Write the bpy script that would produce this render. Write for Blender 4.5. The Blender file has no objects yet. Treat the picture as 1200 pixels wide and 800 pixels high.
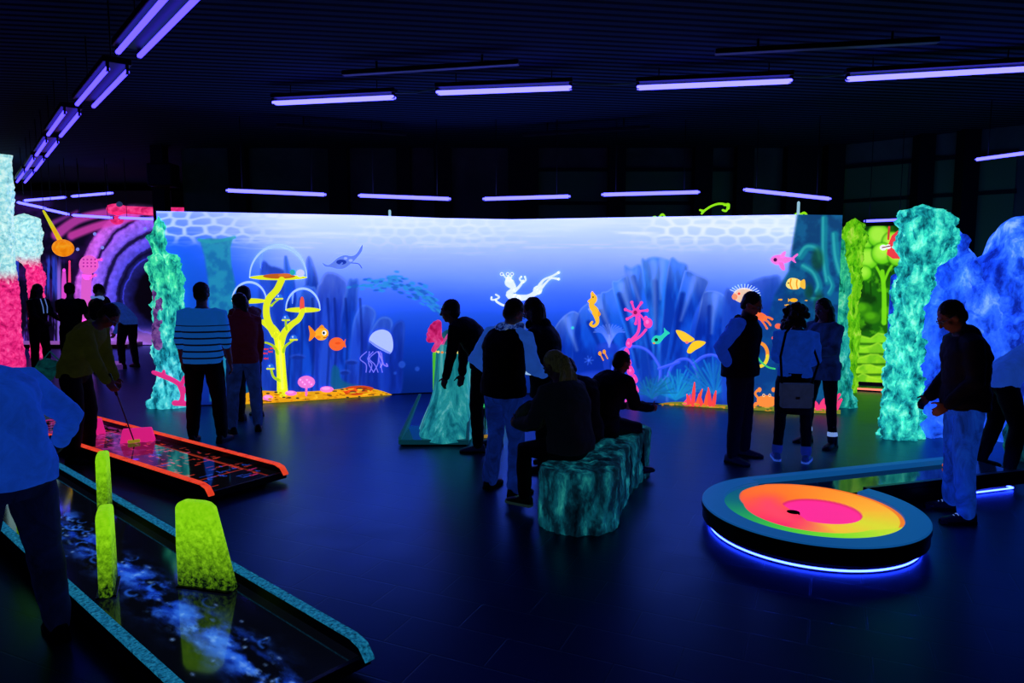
import bpy, math, random
import numpy as np
from mathutils import Vector, Matrix, noise as mn
from mathutils.geometry import tessellate_polygon

random.seed(7)
RNG = np.random.RandomState(11)
SC = bpy.context.scene
COL = SC.collection
F, CAMH, HORIZON = 820.0, 2.0, 315.0
PITCH = math.atan((400 - HORIZON) / F)
CP, SP = math.cos(PITCH), math.sin(PITCH)
PI = math.pi


# ------------------------------------------------------------------ survey of the place
def ray(px, py):
    y = -(py - 400) / F
    return np.array([(px - 600) / F, CP + y * SP, -SP + y * CP])


def G(px, py, z=0.0):
    """point at height z seen at this spot of the photograph"""
    d = ray(px, py)
    t = (z - CAMH) / d[2]
    return np.array([0, 0, CAMH]) + t * d


def D(px, py, y):
    d = ray(px, py)
    t = y / d[1]
    return np.array([0, 0, CAMH]) + t * d


def proj(P):
    P = np.asarray(P, float) - np.array([0, 0, CAMH])
    f = P[..., 1] * CP - P[..., 2] * SP
    u = P[..., 1] * SP + P[..., 2] * CP
    return 600 + F * P[..., 0] / f, 400 - F * u / f


def lin(c):
    c = np.asarray(c, float) / 255.0
    return np.where(c <= 0.04045, c / 12.92, ((c + 0.055) / 1.055) ** 2.4)


def rgb(*c):
    return tuple(lin(c)) + (1.0,)


# ------------------------------------------------------------------ linking and tagging
def mesh_obj(name, verts, faces, mat=None, parent=None, smooth=True, cols=None, mats=None, midx=None):
    me = bpy.data.meshes.new(name)
    me.from_pydata([tuple(map(float, v)) for v in verts], [], [tuple(int(i) for i in f) for f in faces])
    if mats:
        for m in mats:
            me.materials.append(m)
        if midx is not None:
            me.polygons.foreach_set('material_index', np.asarray(midx, np.int32))
    elif mat:
        me.materials.append(mat)
    if smooth:
        me.polygons.foreach_set('use_smooth', np.ones(len(me.polygons), bool))
    if cols is not None:
        a = me.color_attributes.new('paint', 'FLOAT_COLOR', 'POINT')
        c = np.ones((len(verts), 4), np.float32)
        c[:, :3] = cols
        a.data.foreach_set('color', c.ravel())
    me.update()
    o = bpy.data.objects.new(name, me)
    COL.objects.link(o)
    if parent:
        o.parent = parent
    return o


def tag(o, label, cat, group=None):
    o['label'] = label
    o['category'] = cat
    if group:
        o['group'] = group
    return o


def thing(name, label, cat, loc=(0, 0, 0), rz=0.0, group=None):
    o = bpy.data.objects.new(name, None)
    o.empty_display_size = 0.1
    COL.objects.link(o)
    o.location = tuple(float(v) for v in loc)
    o.rotation_euler = (0, 0, rz)
    return tag(o, label, cat, group)


def struct(o):
    o['kind'] = 'structure'
    return o


def local(o, pts):
    """world points in the frame of a thing (location and turn about z only)"""
    c, s = math.cos(o.rotation_euler.z), math.sin(o.rotation_euler.z)
    P = np.asarray(pts, float) - np.array(o.location)
    return np.stack([P[..., 0] * c + P[..., 1] * s, -P[..., 0] * s + P[..., 1] * c, P[..., 2]], -1)


# ------------------------------------------------------------------ closed shapes (verts, faces)
def join(parts):
    V, Fc, n = [], [], 0
    for v, f in parts:
        V += [tuple(p) for p in v]
        Fc += [tuple(i + n for i in q) for q in f]
        n += len(v)
    return V, Fc


def loft(rings, cap=True):
    n = len(rings[0])
    V = [p for r in rings for p in r]
    Fc = []
    for i in range(len(rings) - 1):
        for j in range(n):
            k = (j + 1) % n
            Fc.append((i * n + j, i * n + k, (i + 1) * n + k, (i + 1) * n + j))
    if cap:
        V = list(V) + [np.mean(rings[0], 0), np.mean(rings[-1], 0)]
        a, b = len(V) - 2, len(V) - 1
        m = (len(rings) - 1) * n
        for j in range(n):
            k = (j + 1) % n
            Fc.append((a, k, j))
            Fc.append((b, m + j, m + k))
    return V, Fc


def frame(d):
    d = np.asarray(d, float)
    d = d / (np.linalg.norm(d) + 1e-9)
    h = np.array([0, 1.0, 0]) if abs(d[1]) < 0.8 else np.array([1.0, 0, 0])
    a = np.cross(d, h)
    a /= np.linalg.norm(a)
    return a, np.cross(d, a)


def tube(pts, radii, n=10, round_ends=True):
    pts = [np.asarray(p, float) for p in pts]
    if np.isscalar(radii):
        radii = [radii] * len(pts)
    P, R = list(pts), list(radii)
    if round_ends:
        d0 = (P[0] - P[1]) / (np.linalg.norm(P[0] - P[1]) + 1e-9)
        d1 = (P[-1] - P[-2]) / (np.linalg.norm(P[-1] - P[-2]) + 1e-9)
        r0, r1 = R[0], R[-1]
        P = [P[0] + d0 * r0 * .95, P[0] + d0 * r0 * .6] + P + [P[-1] + d1 * r1 * .6, P[-1] + d1 * r1 * .95]
        R = [r0 * .3, r0 * .8] + R + [r1 * .8, r1 * .3]
    rings = []
    a = None
    for i, p in enumerate(P):
        t = P[min(i + 1, len(P) - 1)] - P[max(i - 1, 0)]
        t = t / (np.linalg.norm(t) + 1e-9)
        if a is None:
            a, b = frame(t)
        else:
            a = a - t * a.dot(t)
            a /= np.linalg.norm(a) + 1e-9
            b = np.cross(t, a)
        rings.append([p + R[i] * (a * math.cos(2 * PI * j / n) + b * math.sin(2 * PI * j / n)) for j in range(n)])
    return loft(rings)


def ellipsoid(c, r, R=None, n=16, m=10):
    c = np.asarray(c, float)
    R = np.eye(3) if R is None else R
    V = []
    for i in range(1, m):
        t = PI * i / m
        for j in range(n):
            u = 2 * PI * j / n
            V.append(c + R @ np.array([r[0] * math.sin(t) * math.cos(u), r[1] * math.sin(t) * math.sin(u), r[2] * math.cos(t)]))
    V += [c + R @ np.array([0, 0, r[2]]), c - R @ np.array([0, 0, r[2]])]
    Fc = []
    for i in range(m - 2):
        for j in range(n):
            k = (j + 1) % n
            Fc.append((i * n + j, (i + 1) * n + j, (i + 1) * n + k, i * n + k))
    for j in range(n):
        k = (j + 1) % n
        Fc.append((len(V) - 2, j, k))
        Fc.append((len(V) - 1, (m - 2) * n + k, (m - 2) * n + j))
    return V, Fc


def box(x0, x1, y0, y1, z0, z1):
    V = [(x, y, z) for z in (z0, z1) for y in (y0, y1) for x in (x0, x1)]
    return V, [(0, 2, 3, 1), (4, 5, 7, 6), (0, 1, 5, 4), (2, 6, 7, 3), (0, 4, 6, 2), (1, 3, 7, 5)]


def beam(p, q, w, h, up=(0, 0, 1)):
    """square bar from p to q"""
    p, q, up = np.asarray(p, float), np.asarray(q, float), np.asarray(up, float)
    d = q - p
    d /= np.linalg.norm(d)
    s = np.cross(d, up)
    s /= np.linalg.norm(s)
    u = np.cross(s, d)
    c = [(-1, -1), (1, -1), (1, 1), (-1, 1)]
    return loft([[e + s * w / 2 * a + u * h / 2 * b for a, b in c] for e in (p, q)])


def prism(outline, z0, z1):
    """vertical prism on a ground outline (x, y), ends closed by tessellation"""
    n = len(outline)
    V = [(p[0], p[1], z0) for p in outline] + [(p[0], p[1], z1) for p in outline]
    Fc = [(i, (i + 1) % n, n + (i + 1) % n, n + i) for i in range(n)]
    for t in tessellate_polygon([[Vector((p[0], p[1], 0)) for p in outline]]):
        Fc.append(tuple(t))
        Fc.append(tuple(n + i for i in reversed(t)))
    return V, Fc


def bevelled(name, vf, mat, parent=None, w=0.01, seg=2):
    o = mesh_obj(name, vf[0], vf[1], mat, parent, smooth=False)
    b = o.modifiers.new('bevel', 'BEVEL')
    b.width, b.segments, b.limit_method = w, seg, 'ANGLE'
    return o


def blob(name, parts, voxel, mat, parent=None, smooth=2, disp=None):
    """closed pieces fused into one continuous skin"""
    V, Fc = join(parts)
    me = bpy.data.meshes.new(name)
    me.from_pydata([tuple(map(float, v)) for v in V], [], Fc)
    o = bpy.data.objects.new(name, me)
    COL.objects.link(o)
    m = o.modifiers.new('r', 'REMESH')
    m.mode, m.voxel_size = 'VOXEL', voxel
    if smooth:
        s = o.modifiers.new('s', 'SMOOTH')
        s.factor, s.iterations = .5, smooth
    dg = bpy.context.evaluated_depsgraph_get()
    new = bpy.data.meshes.new_from_object(o.evaluated_get(dg))
    o.modifiers.clear()
    o.data = new
    bpy.data.meshes.remove(me)
    new.name = name
    new.materials.clear()
    new.materials.append(mat)
    if disp:
        n = len(new.vertices)
        co = np.empty(n * 3, np.float32)
        no = np.empty(n * 3, np.float32)
        new.vertices.foreach_get('co', co)
        new.vertices.foreach_get('normal', no)
        co, no = co.reshape(-1, 3), no.reshape(-1, 3)
        amt = np.array([disp(Vector(p)) for p in co], np.float32)
        new.vertices.foreach_set('co', (co + no * amt[:, None]).ravel())
    new.polygons.foreach_set('use_smooth', np.ones(len(new.polygons), bool))
    new.update()
    if parent:
        o.parent = parent
    return o


# ------------------------------------------------------------------ materials
MATS = {}


def newmat(name):
    m = bpy.data.materials.new(name)
    m.use_nodes = True
    nt = m.node_tree
    return m, nt, nt.nodes['Principled BSDF']


def plain(name, c, rough=.6, emit=0.0, spec=.3, metal=0.0, coat=0.0):
    """plain surface; emit > 0 is the glow of fluorescent dye under the blacklight"""
    if name in MATS:
        return MATS[name]
    m, nt, b = newmat(name)
    b.inputs['Base Color'].default_value = rgb(*c)
    b.inputs['Roughness'].default_value = rough
    b.inputs['Specular IOR Level'].default_value = spec
    b.inputs['Metallic'].default_value = metal
    b.inputs['Coat Weight'].default_value = coat
    if emit:
        b.inputs['Emission Color'].default_value = rgb(*c)
        b.inputs['Emission Strength'].default_value = emit
    MATS[name] = m
    return m


def N(nt, t, **kw):
    n = nt.nodes.new(t)
    for k, v in kw.items():
        if k.startswith('i_'):
            n.inputs[k[2:].replace('_', ' ')].default_value = v
        else:
            setattr(n, k, v)
    return n


def ramp(nt, stops):
    r = nt.nodes.new('ShaderNodeValToRGB')
    e = r.color_ramp.elements
    while len(e) < len(stops):
        e.new(.5)
    for i, (p, c) in enumerate(stops):
        e[i].position = p
        e[i].color = rgb(*c)
    return r


def patterned(name, stops, scale=5.0, detail=8.0, distort=.6, rough=.75, emit=.5, stretch=(1, 1, 1), bump=0.0, spec=.2, mix=None):
    """fluorescent brush-work: noise through a colour ramp"""
    if name in MATS:
        return MATS[name]
    m, nt, b = newmat(name)
    L = nt.links.new
    tc = N(nt, 'ShaderNodeTexCoord')
    mp = N(nt, 'ShaderNodeMapping')
    mp.inputs['Scale'].default_value = stretch
    L(tc.outputs['Object'], mp.inputs['Vector'])
    no = N(nt, 'ShaderNodeTexNoise', i_Scale=scale, i_Detail=detail, i_Roughness=.62, i_Distortion=distort)
    L(mp.outputs[0], no.inputs['Vector'])
    r = ramp(nt, stops)
    L(no.outputs[0], r.inputs[0])
    out = r.outputs[0]
    if mix:                       # second colour ramp blended in by height: (z0, z1, stops)
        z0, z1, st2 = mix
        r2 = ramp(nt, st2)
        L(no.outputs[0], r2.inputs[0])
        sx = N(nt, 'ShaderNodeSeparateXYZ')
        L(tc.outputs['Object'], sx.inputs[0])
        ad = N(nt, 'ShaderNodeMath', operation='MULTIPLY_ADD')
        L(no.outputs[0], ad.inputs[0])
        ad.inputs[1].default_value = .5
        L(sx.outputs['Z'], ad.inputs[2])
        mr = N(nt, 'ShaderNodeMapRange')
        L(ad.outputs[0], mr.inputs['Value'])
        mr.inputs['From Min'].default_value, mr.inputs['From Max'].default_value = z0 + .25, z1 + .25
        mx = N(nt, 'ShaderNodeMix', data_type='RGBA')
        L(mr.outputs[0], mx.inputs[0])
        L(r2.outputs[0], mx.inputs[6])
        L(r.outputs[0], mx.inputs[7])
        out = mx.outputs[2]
    L(out, b.inputs['Base Color'])
    b.inputs['Roughness'].default_value = rough
    b.inputs['Specular IOR Level'].default_value = spec
    if emit:
        L(out, b.inputs['Emission Color'])
        b.inputs['Emission Strength'].default_value = emit
    if bump:
        bp = N(nt, 'ShaderNodeBump', i_Strength=bump, i_Distance=.02)
        L(no.outputs[0], bp.inputs['Height'])
        L(bp.outputs[0], b.inputs['Normal'])
    MATS[name] = m
    return m


def lamp_mat(name, col, strength):
    if name in MATS:
        return MATS[name]
    m = bpy.data.materials.new(name)
    m.use_nodes = True
    nt = m.node_tree
    nt.nodes.clear()
    e = N(nt, 'ShaderNodeEmission')
    e.inputs[0].default_value = tuple(col) + (1,)
    e.inputs[1].default_value = strength
    o = N(nt, 'ShaderNodeOutputMaterial')
    nt.links.new(e.outputs[0], o.inputs[0])
    MATS[name] = m
    return m


def paint_mat(name='fluorescent_paint', emit=1.0, rough=.6):
    """paint whose colours are stored on the mesh"""
    if name in MATS:
        return MATS[name]
    m, nt, b = newmat(name)
    v = N(nt, 'ShaderNodeVertexColor', layer_name='paint')
    nt.links.new(v.outputs[0], b.inputs['Base Color'])
    nt.links.new(v.outputs[0], b.inputs['Emission Color'])
    b.inputs['Emission Strength'].default_value = emit
    b.inputs['Roughness'].default_value = rough
    b.inputs['Specular IOR Level'].default_value = .15
    MATS[name] = m
    return m


BLACK = plain('black_laminate', (10, 10, 14), .35)
DARKMETAL = plain('dark_metal', (14, 14, 18), .5)

# ------------------------------------------------------------------ camera, view
cam_d = bpy.data.cameras.new('camera')
cam_d.lens = F / 1200 * 36
cam_d.sensor_width = 36
cam = bpy.data.objects.new('camera', cam_d)
COL.objects.link(cam)
cam.location = (0, 0, CAMH)
cam.rotation_euler = (PI / 2 - PITCH, 0, 0)
SC.camera = cam
vs = SC.view_settings
vs.view_transform, vs.look, vs.exposure, vs.gamma = 'Standard', 'None', 0.0, 1.0
vs.use_curve_mapping = False
SC.cycles.use_denoising = True
SC.cycles.max_bounces = 6
SC.cycles.sample_clamp_indirect = 4.0
SC.cycles.caustics_reflective = False
SC.cycles.caustics_refractive = False
W = bpy.data.worlds.new('world')
SC.world = W
W.use_nodes = True
W.node_tree.nodes['Background'].inputs[0].default_value = (.10, .16, .8, 1)
W.node_tree.nodes['Background'].inputs[1].default_value = .010
# ================================================================== THE ROOM
CEIL = 4.2


def floor_mat():
    m, nt, b = newmat('dark_floor_tiles')
    L = nt.links.new
    tc = N(nt, 'ShaderNodeTexCoord')
    mp = N(nt, 'ShaderNodeMapping')
    mp.inputs['Rotation'].default_value = (0, 0, math.radians(24))
    L(tc.outputs['Object'], mp.inputs['Vector'])
    br = N(nt, 'ShaderNodeTexBrick', offset=.5)
    br.inputs['Scale'].default_value = 1.0
    br.inputs['Brick Width'].default_value = .6
    br.inputs['Row Height'].default_value = .3
    br.inputs['Mortar Size'].default_value = .006
    br.inputs['Color1'].default_value = rgb(2, 23, 48)
    br.inputs['Color2'].default_value = rgb(3, 28, 56)
    br.inputs['Mortar'].default_value = rgb(2, 8, 18)
    L(mp.outputs[0], br.inputs['Vector'])
    no = N(nt, 'ShaderNodeTexNoise', i_Scale=2.2, i_Detail=6.0, i_Roughness=.6)
    L(tc.outputs['Object'], no.inputs['Vector'])
    mr = N(nt, 'ShaderNodeMapRange')
    mr.inputs['To Min'].default_value, mr.inputs['To Max'].default_value = .26, .42
    L(no.outputs[0], mr.inputs['Value'])
    L(br.outputs['Color'], b.inputs['Base Color'])
    L(mr.outputs[0], b.inputs['Roughness'])
    bp = N(nt, 'ShaderNodeBump', i_Strength=.5, i_Distance=.004)
    bp.invert = True
    L(br.outputs['Fac'], bp.inputs['Height'])
    L(bp.outputs[0], b.inputs['Normal'])
    b.inputs['Specular IOR Level'].default_value = 0
    gl = N(nt, 'ShaderNodeBsdfGlossy')               # gloss colour tinted blue to take red out of floor reflections
    gl.inputs['Color'].default_value = (.42, .78, 1, 1)
    L(mr.outputs[0], gl.inputs['Roughness'])
    L(bp.outputs[0], gl.inputs['Normal'])
    fr = N(nt, 'ShaderNodeFresnel', i_IOR=1.42)
    L(bp.outputs[0], fr.inputs['Normal'])
    mx = N(nt, 'ShaderNodeMixShader')
    L(fr.outputs[0], mx.inputs[0])
    L(b.outputs[0], mx.inputs[1])
    L(gl.outputs[0], mx.inputs[2])
    L(mx.outputs[0], nt.nodes['Material Output'].inputs['Surface'])
    return m


def ceiling_mat():
    m, nt, b = newmat('dark_slatted_ceiling')
    L = nt.links.new
    tc = N(nt, 'ShaderNodeTexCoord')
    mp = N(nt, 'ShaderNodeMapping')
    mp.inputs['Rotation'].default_value = (0, 0, math.radians(-9))
    L(tc.outputs['Object'], mp.inputs['Vector'])
    w = N(nt, 'ShaderNodeTexWave', bands_direction='Y', i_Scale=2.3)
    L(mp.outputs[0], w.inputs['Vector'])
    r = ramp(nt, [(.25, (10, 14, 20)), (.6, (40, 62, 78))])
    L(w.outputs['Fac'], r.inputs[0])
    L(r.outputs[0], b.inputs['Base Color'])
    b.inputs['Roughness'].default_value = .9
    b.inputs['Specular IOR Level'].default_value = .03
    return m


def plane_xy(name, x0, x1, y0, y1, z, mat):
    return struct(mesh_obj(name, [(x0, y0, z), (x1, y0, z), (x1, y1, z), (x0, y1, z)], [(0, 1, 2, 3)], mat, smooth=False))


RX0, RX1, RY0, RY1 = -22.0, 9.4, -4.0, 20.6
plane_xy('floor', RX0, RX1, RY0, RY1, 0, floor_mat())
plane_xy('ceiling', RX0, RX1, RY0, RY1, CEIL, ceiling_mat())
WALLM = patterned('dark_plaster', [(.3, (84, 80, 70)), (.7, (112, 108, 92))], 1.5, 5, emit=0, rough=.9)


def wall(name, p, q, thick=.2):
    p, q = np.array(p), np.array(q)
    V, Fc = beam(np.r_[p, CEIL / 2], np.r_[q, CEIL / 2], thick, CEIL)
    return struct(mesh_obj(name, V, Fc, WALLM, smooth=False))


CORNER = (5.6, 13.2)
wall('wall_back', (-6.0, CORNER[1]), CORNER)
wall('wall_recess', (-6.0, CORNER[1]), (-6.0, RY1))
wall('wall_far', (RX0, RY1 - .1), (-6.0, RY1 - .1))
wall('wall_right', CORNER, (RX1 - .1, 9.9))
wall('wall_side', (RX1 - .1, 9.9), (RX1 - .1, RY0))
wall('wall_left', (RX0 + .1, RY0), (RX0 + .1, RY1))
wall('wall_front', (RX0, RY0 + .1), (RX1, RY0 + .1))


def on_wall(px):
    """foot of the column seen at px, on the back wall or on the slanting right wall"""
    d = ray(px, 300)
    t = d[0] / d[1]
    y = CORNER[1] - .25
    x = t * y
    if x > CORNER[0]:
        (x1, y1), (x2, y2) = (CORNER[0], CORNER[1] - .25), (RX1 - .1, 9.65)
        m = (y2 - y1) / (x2 - x1)
        y = (y1 - m * x1) / (1 - m * t)
        x = t * y
    return x, y


COLM = plain('column_dark_paint', (9, 9, 12), .7)
k = 0
for px, w in ((193, .22), (284, .3), (400, .34), (475, .24), (520, .3), (613, .55), (721, .3), (820, .32), (868, .3), (935, .6), (972, .3),
              (1075, .26), (1126, .26)):
    x, y = on_wall(px)
    V, Fc = box(x - w / 2, x + w / 2, y - .12, y + .10, 0, CEIL)
    struct(mesh_obj('trim_%d' % k, V, Fc, COLM, smooth=False))
    k += 1
PANEL = plain('green_tinted_window_panel', (90, 120, 66), .4)  # green glow of the jungle side put into the panel colour
k = 1
for a, b in ((628, 712), (730, 812), (830, 860), (985, 1064), (1086, 1118), (1136, 1190)):
    (xa, ya), (xb, yb) = on_wall(a), on_wall(b)
    V, Fc = beam((xa, ya + .12, 2.7), (xb, yb + .12, 2.7), .06, 2.2)
    o = struct(mesh_obj('window_%d' % k, V, Fc, PANEL, smooth=False))
    V, Fc = join([beam((xa, ya + .08, z), (xb, yb + .08, z), .05, .06) for z in (1.6, 3.2, 3.8)])
    mesh_obj('window_frame', V, Fc, COLM, o, smooth=False)
    k += 1

# ---- blacklight fixtures
TUBE = lamp_mat('blacklight_tube', (.50, .46, 8.0), 1.0)
TUBE_S = lamp_mat('blacklight_tube_thin', (.42, .40, 7.0), 1.0)


def lamp(p, q, label, group, gap=.09, dbl=True, r=.019, rods=True, mat=None):
    p, q = np.asarray(p, float), np.asarray(q, float)
    mid = (p + q) / 2
    d = q - p
    L = np.linalg.norm(d)
    t = thing('tube_lamp', label, 'lamp', mid, math.atan2(d[1], d[0]), group)
    h = L / 2
    dz = d[2] / L * h
    e0, e1 = np.array([-h, 0, -dz]), np.array([h, 0, dz])
    ho = np.array((0, 0, .075) if dbl else (0, .06, .0))
    V, Fc = beam(e0 + ho, e1 + ho, gap + .07 if dbl else .05, .05)
    bevelled('housing', (V, Fc), DARKMETAL, t, .008)
    for s in ((-gap / 2, gap / 2) if dbl else (0,)):
        V, Fc = tube([e0 * .97 + (0, s, 0), e1 * .97 + (0, s, 0)], r, 10)
        mesh_obj('fluorescent_tube', V, Fc, mat or TUBE, t)
        for e in (e0, e1):
            V, Fc = beam(e * .975 + (0, s, -.02), e * .975 + (0, s, .06), .02, .035, (1, 0, 0)) if dbl else beam(e * .975 - (0, .02, 0), e * .975 + (0, .05, 0), .02, .05, (0, 0, 1))
            mesh_obj('lamp_holder', V, Fc, DARKMETAL, t, smooth=False)
    if rods:
        for e in (e0 * .7, e1 * .7):
            V, Fc = tube([e + ho + (0, 0, .015), (e[0], ho[1], CEIL - mid[2])], .006, 6, False)
            mesh_obj('hanger_rod', V, Fc, DARKMETAL, t)
    return t


Z1 = 4.0
fr = [((320, 121), (464, 114), 'bright twin blacklight tube over the coral tree, first of the long front row'),
      ((511, 109), (671, 103), 'bright twin blacklight tube over the white swimming creature in the front row'),
      ((745, 103), (929, 95), 'bright twin blacklight tube over the fan coral in the front row'),
      ((990, 93), (1216, 80), 'longest bright twin blacklight tube, over the blue rock wall, last of the front row')]
ends = []
for (a, b, lab) in fr:
    p, q = G(*a, Z1), G(*b, Z1)
    lamp(p, q, lab, 'blacklight tubes of the front row', .07)
    ends.append((p, q))
CABLE = plain('grey_cable', (40, 70, 80), .5, .05)
for i in range(3):
    V, Fc = tube([ends[i][1] + (0, 0, .05), (ends[i][1] + ends[i + 1][0]) / 2 + (0, 0, .03), ends[i + 1][0] + (0, 0, .05)], .01, 6)
    tag(mesh_obj('lamp_cable', V, Fc, CABLE),
        ['thin cable joining the tube over the coral tree to the next tube', 'thin cable joining the tubes over the white creature and the fan coral',
         'thin cable joining the last two tubes of the front row'][i], 'cable', 'cables between the front row tubes')

Z2 = 3.15
bk = [((265, 223), (382, 228), 'thin blacklight tube above the glass domes of the coral tree'),
      ((420, 229), (528, 233), 'thin blacklight tube above the painted jellyfish and ray'),
      ((566, 233), (668, 230), 'thin blacklight tube above the white swimming creature of the mural'),
      ((705, 228), (820, 225), 'thin blacklight tube above the fan coral of the mural'),
      ((872, 222), (973, 233), 'thin blacklight tube above the pink fish, sloping down towards the jungle picture')]
for i, (a, b, lab) in enumerate(bk):
    p, q = D(*a, 10.6 - .25 * (i == 0)), D(*b, 10.6 - .3 * (i == 4))
    lamp(p, q, lab, 'blacklight tubes along the top of the mural', dbl=False, r=.026, mat=TUBE_S)
lamp(G(1143, 187, 3.45), G(1226, 176, 3.45), 'thin blacklight tube hanging over the peaks of the blue rock wall', None, dbl=False, r=.022, mat=TUBE_S)
lamp(D(1013, 259, 11.4), D(1064, 257, 11.4), 'short thin blacklight tube over the green jungle picture', None, dbl=False, r=.02, mat=TUBE_S)
for a, b, y, lab in (((28, 235), (77, 231), 15.0, 'faint tube high over the orange planet'),
                     ((84, 230), (132, 226), 15.0, 'faint tube above the pink rocket, behind the others'),
                     ((21, 237), (53, 244), 14.2, 'faint tube starting the slanting chain by the white pillars'),
                     ((54, 245), (80, 251), 14.2, 'faint tube just above the stick of the orange planet'),
                     ((85, 252), (131, 255), 14.2, 'faint tube below the tail of the pink rocket'),
                     ((140, 255), (186, 257), 14.2, 'faint tube ending the slanting chain at the green rock pillar')):
    lamp(D(*a, y), D(*b, y), lab, 'faint tubes over the space corner', dbl=False, r=.026, mat=TUBE_S)

ZL = 3.6
TUBE_L = lamp_mat('blacklight_tube_row', (.24, .16, 5.0), 1.0)
for (a, b, c, d, lab) in (((258, -30), (162, 66), (222, -35), (138, 63), 'nearest twin tube of the receding ceiling row'),
                          ((148, 85), (107, 125), (128, 78), (92, 123), 'second twin tube of the receding ceiling row'),
                          ((93, 133), (71, 160), (76, 131), (56, 158), 'third twin tube of the receding ceiling row'),
                          ((67, 166), (54, 183), (55, 165), (43, 182), 'fourth twin tube of the receding ceiling row'),
                          ((51, 186), (41, 200), (40, 186), (31, 199), 'fifth twin tube of the receding ceiling row'),
                          ((39, 202), (29, 214), (29, 201), (20, 213), 'farthest twin tube of the receding ceiling row, above the white pillar')):
    P = [G(*a, ZL), G(*b, ZL), G(*c, ZL), G(*d, ZL)]
    p, q = (P[0] + P[2]) / 2, (P[1] + P[3]) / 2
    dr = (q - p)[:2] / np.linalg.norm((q - p)[:2])
    sp = abs((P[2] - P[0])[0] * -dr[1] + (P[2] - P[0])[1] * dr[0])
    lamp(p, q, lab, 'twin tubes of the receding ceiling row', min(max(sp, .12), .34), mat=TUBE_L)

# dark, unlit battens under the ceiling
for (a, b, z, lab) in (((402, 86), (608, 73), 4.1, 'dark unlit batten under the ceiling above the front row'),
                       ((838, 61), (1100, 47), 4.1, 'dark unlit batten under the ceiling above the longest tubes'),
                       ((324, 147), (476, 157), 4.05, 'dark unlit batten above the thin tubes over the coral tree'),
                       ((613, 158), (762, 149), 4.05, 'dark unlit batten hung above the middle of the mural')):
    V, Fc = beam(G(*a, z), G(*b, z), .09, .05)
    t = tag(bevelled('ceiling_batten', (V, Fc), DARKMETAL), lab, 'batten')
    for e in (.2, .8):
        c = G(*a, z) * (1 - e) + G(*b, z) * e
        V, Fc = tube([c, (c[0], c[1], CEIL)], .012, 6, False)
        mesh_obj('hanger_rod', V, Fc, DARKMETAL, t)
x, y = on_wall(205)
tsp = tag(bevelled('wall_speaker', box(x - .22, x + .22, y - .45, y - .1, 3.45, 3.85), DARKMETAL, None, .03),
          'small dark speaker box on the far column behind the green rock pillar', 'speaker')
V, Fc = tube([(x, y - .3, 3.8), (x, y - .3, CEIL)], .02, 6)
mesh_obj('mounting_rod', V, Fc, DARKMETAL, tsp)
# ================================================================== PAINTING TOOLS (numpy, sRGB 0-255)
def vnoise(x, y, seed=0):
    r = np.random.RandomState(seed).rand(256, 256)
    xi, yi = np.floor(x).astype(int), np.floor(y).astype(int)
    fx, fy = x - xi, y - yi
    fx, fy = fx * fx * (3 - 2 * fx), fy * fy * (3 - 2 * fy)
    a, b = r[xi % 256, yi % 256], r[(xi + 1) % 256, yi % 256]
    c, d = r[xi % 256, (yi + 1) % 256], r[(xi + 1) % 256, (yi + 1) % 256]
    return (a * (1 - fx) + b * fx) * (1 - fy) + (c * (1 - fx) + d * fx) * fy


def fbm(x, y, seed=0, o=4):
    s, a, t = 0, .5, 0
    for i in range(o):
        s = s + a * vnoise(x * 2 ** i + 17 * i, y * 2 ** i + 31 * i, seed + i)
        t += a
        a *= .55
    return s / t


def voro(x, y, seed=0):
    """F2 - F1 of a jittered lattice"""
    r = np.random.RandomState(seed).rand(64, 64, 2)
    xi, yi = np.floor(x).astype(int), np.floor(y).astype(int)
    f1, f2 = np.full(x.shape, 9.), np.full(x.shape, 9.)
    for i in (-2, -1, 0, 1):
        for j in (-1, 0, 1):
            q = r[(xi + i) % 64, (yi + j) % 64]
            d = np.hypot(xi + i + .5 * ((yi + j) % 2) + .3 + .4 * q[..., 0] - x, yi + j + .32 + .36 * q[..., 1] - y)
            f2 = np.where(d < f1, f1, np.minimum(f2, d))
            f1 = np.minimum(f1, d)
    return f2 - f1


def sst(a, b, x):
    t = np.clip((x - a) / (b - a), 0, 1)
    return t * t * (3 - 2 * t)


def seg_dist(X, Y, pts, closed=False):
    d = np.full(X.shape, 1e9)
    u = np.zeros(X.shape)
    n = len(pts)
    m = n if closed else n - 1
    for i in range(m):
        (x0, y0), (x1, y1) = pts[i][:2], pts[(i + 1) % n][:2]
        dx, dy = x1 - x0, y1 - y0
        t = np.clip(((X - x0) * dx + (Y - y0) * dy) / (dx * dx + dy * dy + 1e-9), 0, 1)
        e = np.hypot(X - x0 - t * dx, Y - y0 - t * dy)
        u = np.where(e < d, (i + t) / m, u)
        d = np.minimum(d, e)
    return d, u


def inside(X, Y, pts):
    c = np.zeros(X.shape, bool)
    n = len(pts)
    for i in range(n):
        (x0, y0), (x1, y1) = pts[i], pts[(i + 1) % n]
        if y0 == y1:
            continue
        c ^= ((y0 > Y) != (y1 > Y)) & (X < (x1 - x0) * (Y - y0) / (y1 - y0) + x0)
    return c


def spline(pts, n=6, closed=False):
    """Catmull-Rom through points of any dimension"""
    P = [np.asarray(p, float) for p in pts]
    out = []
    m = len(P)
    for i in range(m if closed else m - 1):
        g = (lambda k: P[k % m]) if closed else (lambda k: P[min(max(k, 0), m - 1)])
        a, b, c, d = g(i - 1), g(i), g(i + 1), g(i + 2)
        for j in range(n):
            t = j / n
            out.append(.5 * (2 * b + (c - a) * t + (2 * a - 5 * b + 4 * c - d) * t * t + (3 * b - a - 3 * c + d) * t ** 3))
    if not closed:
        out.append(P[-1])
    return out


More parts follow.
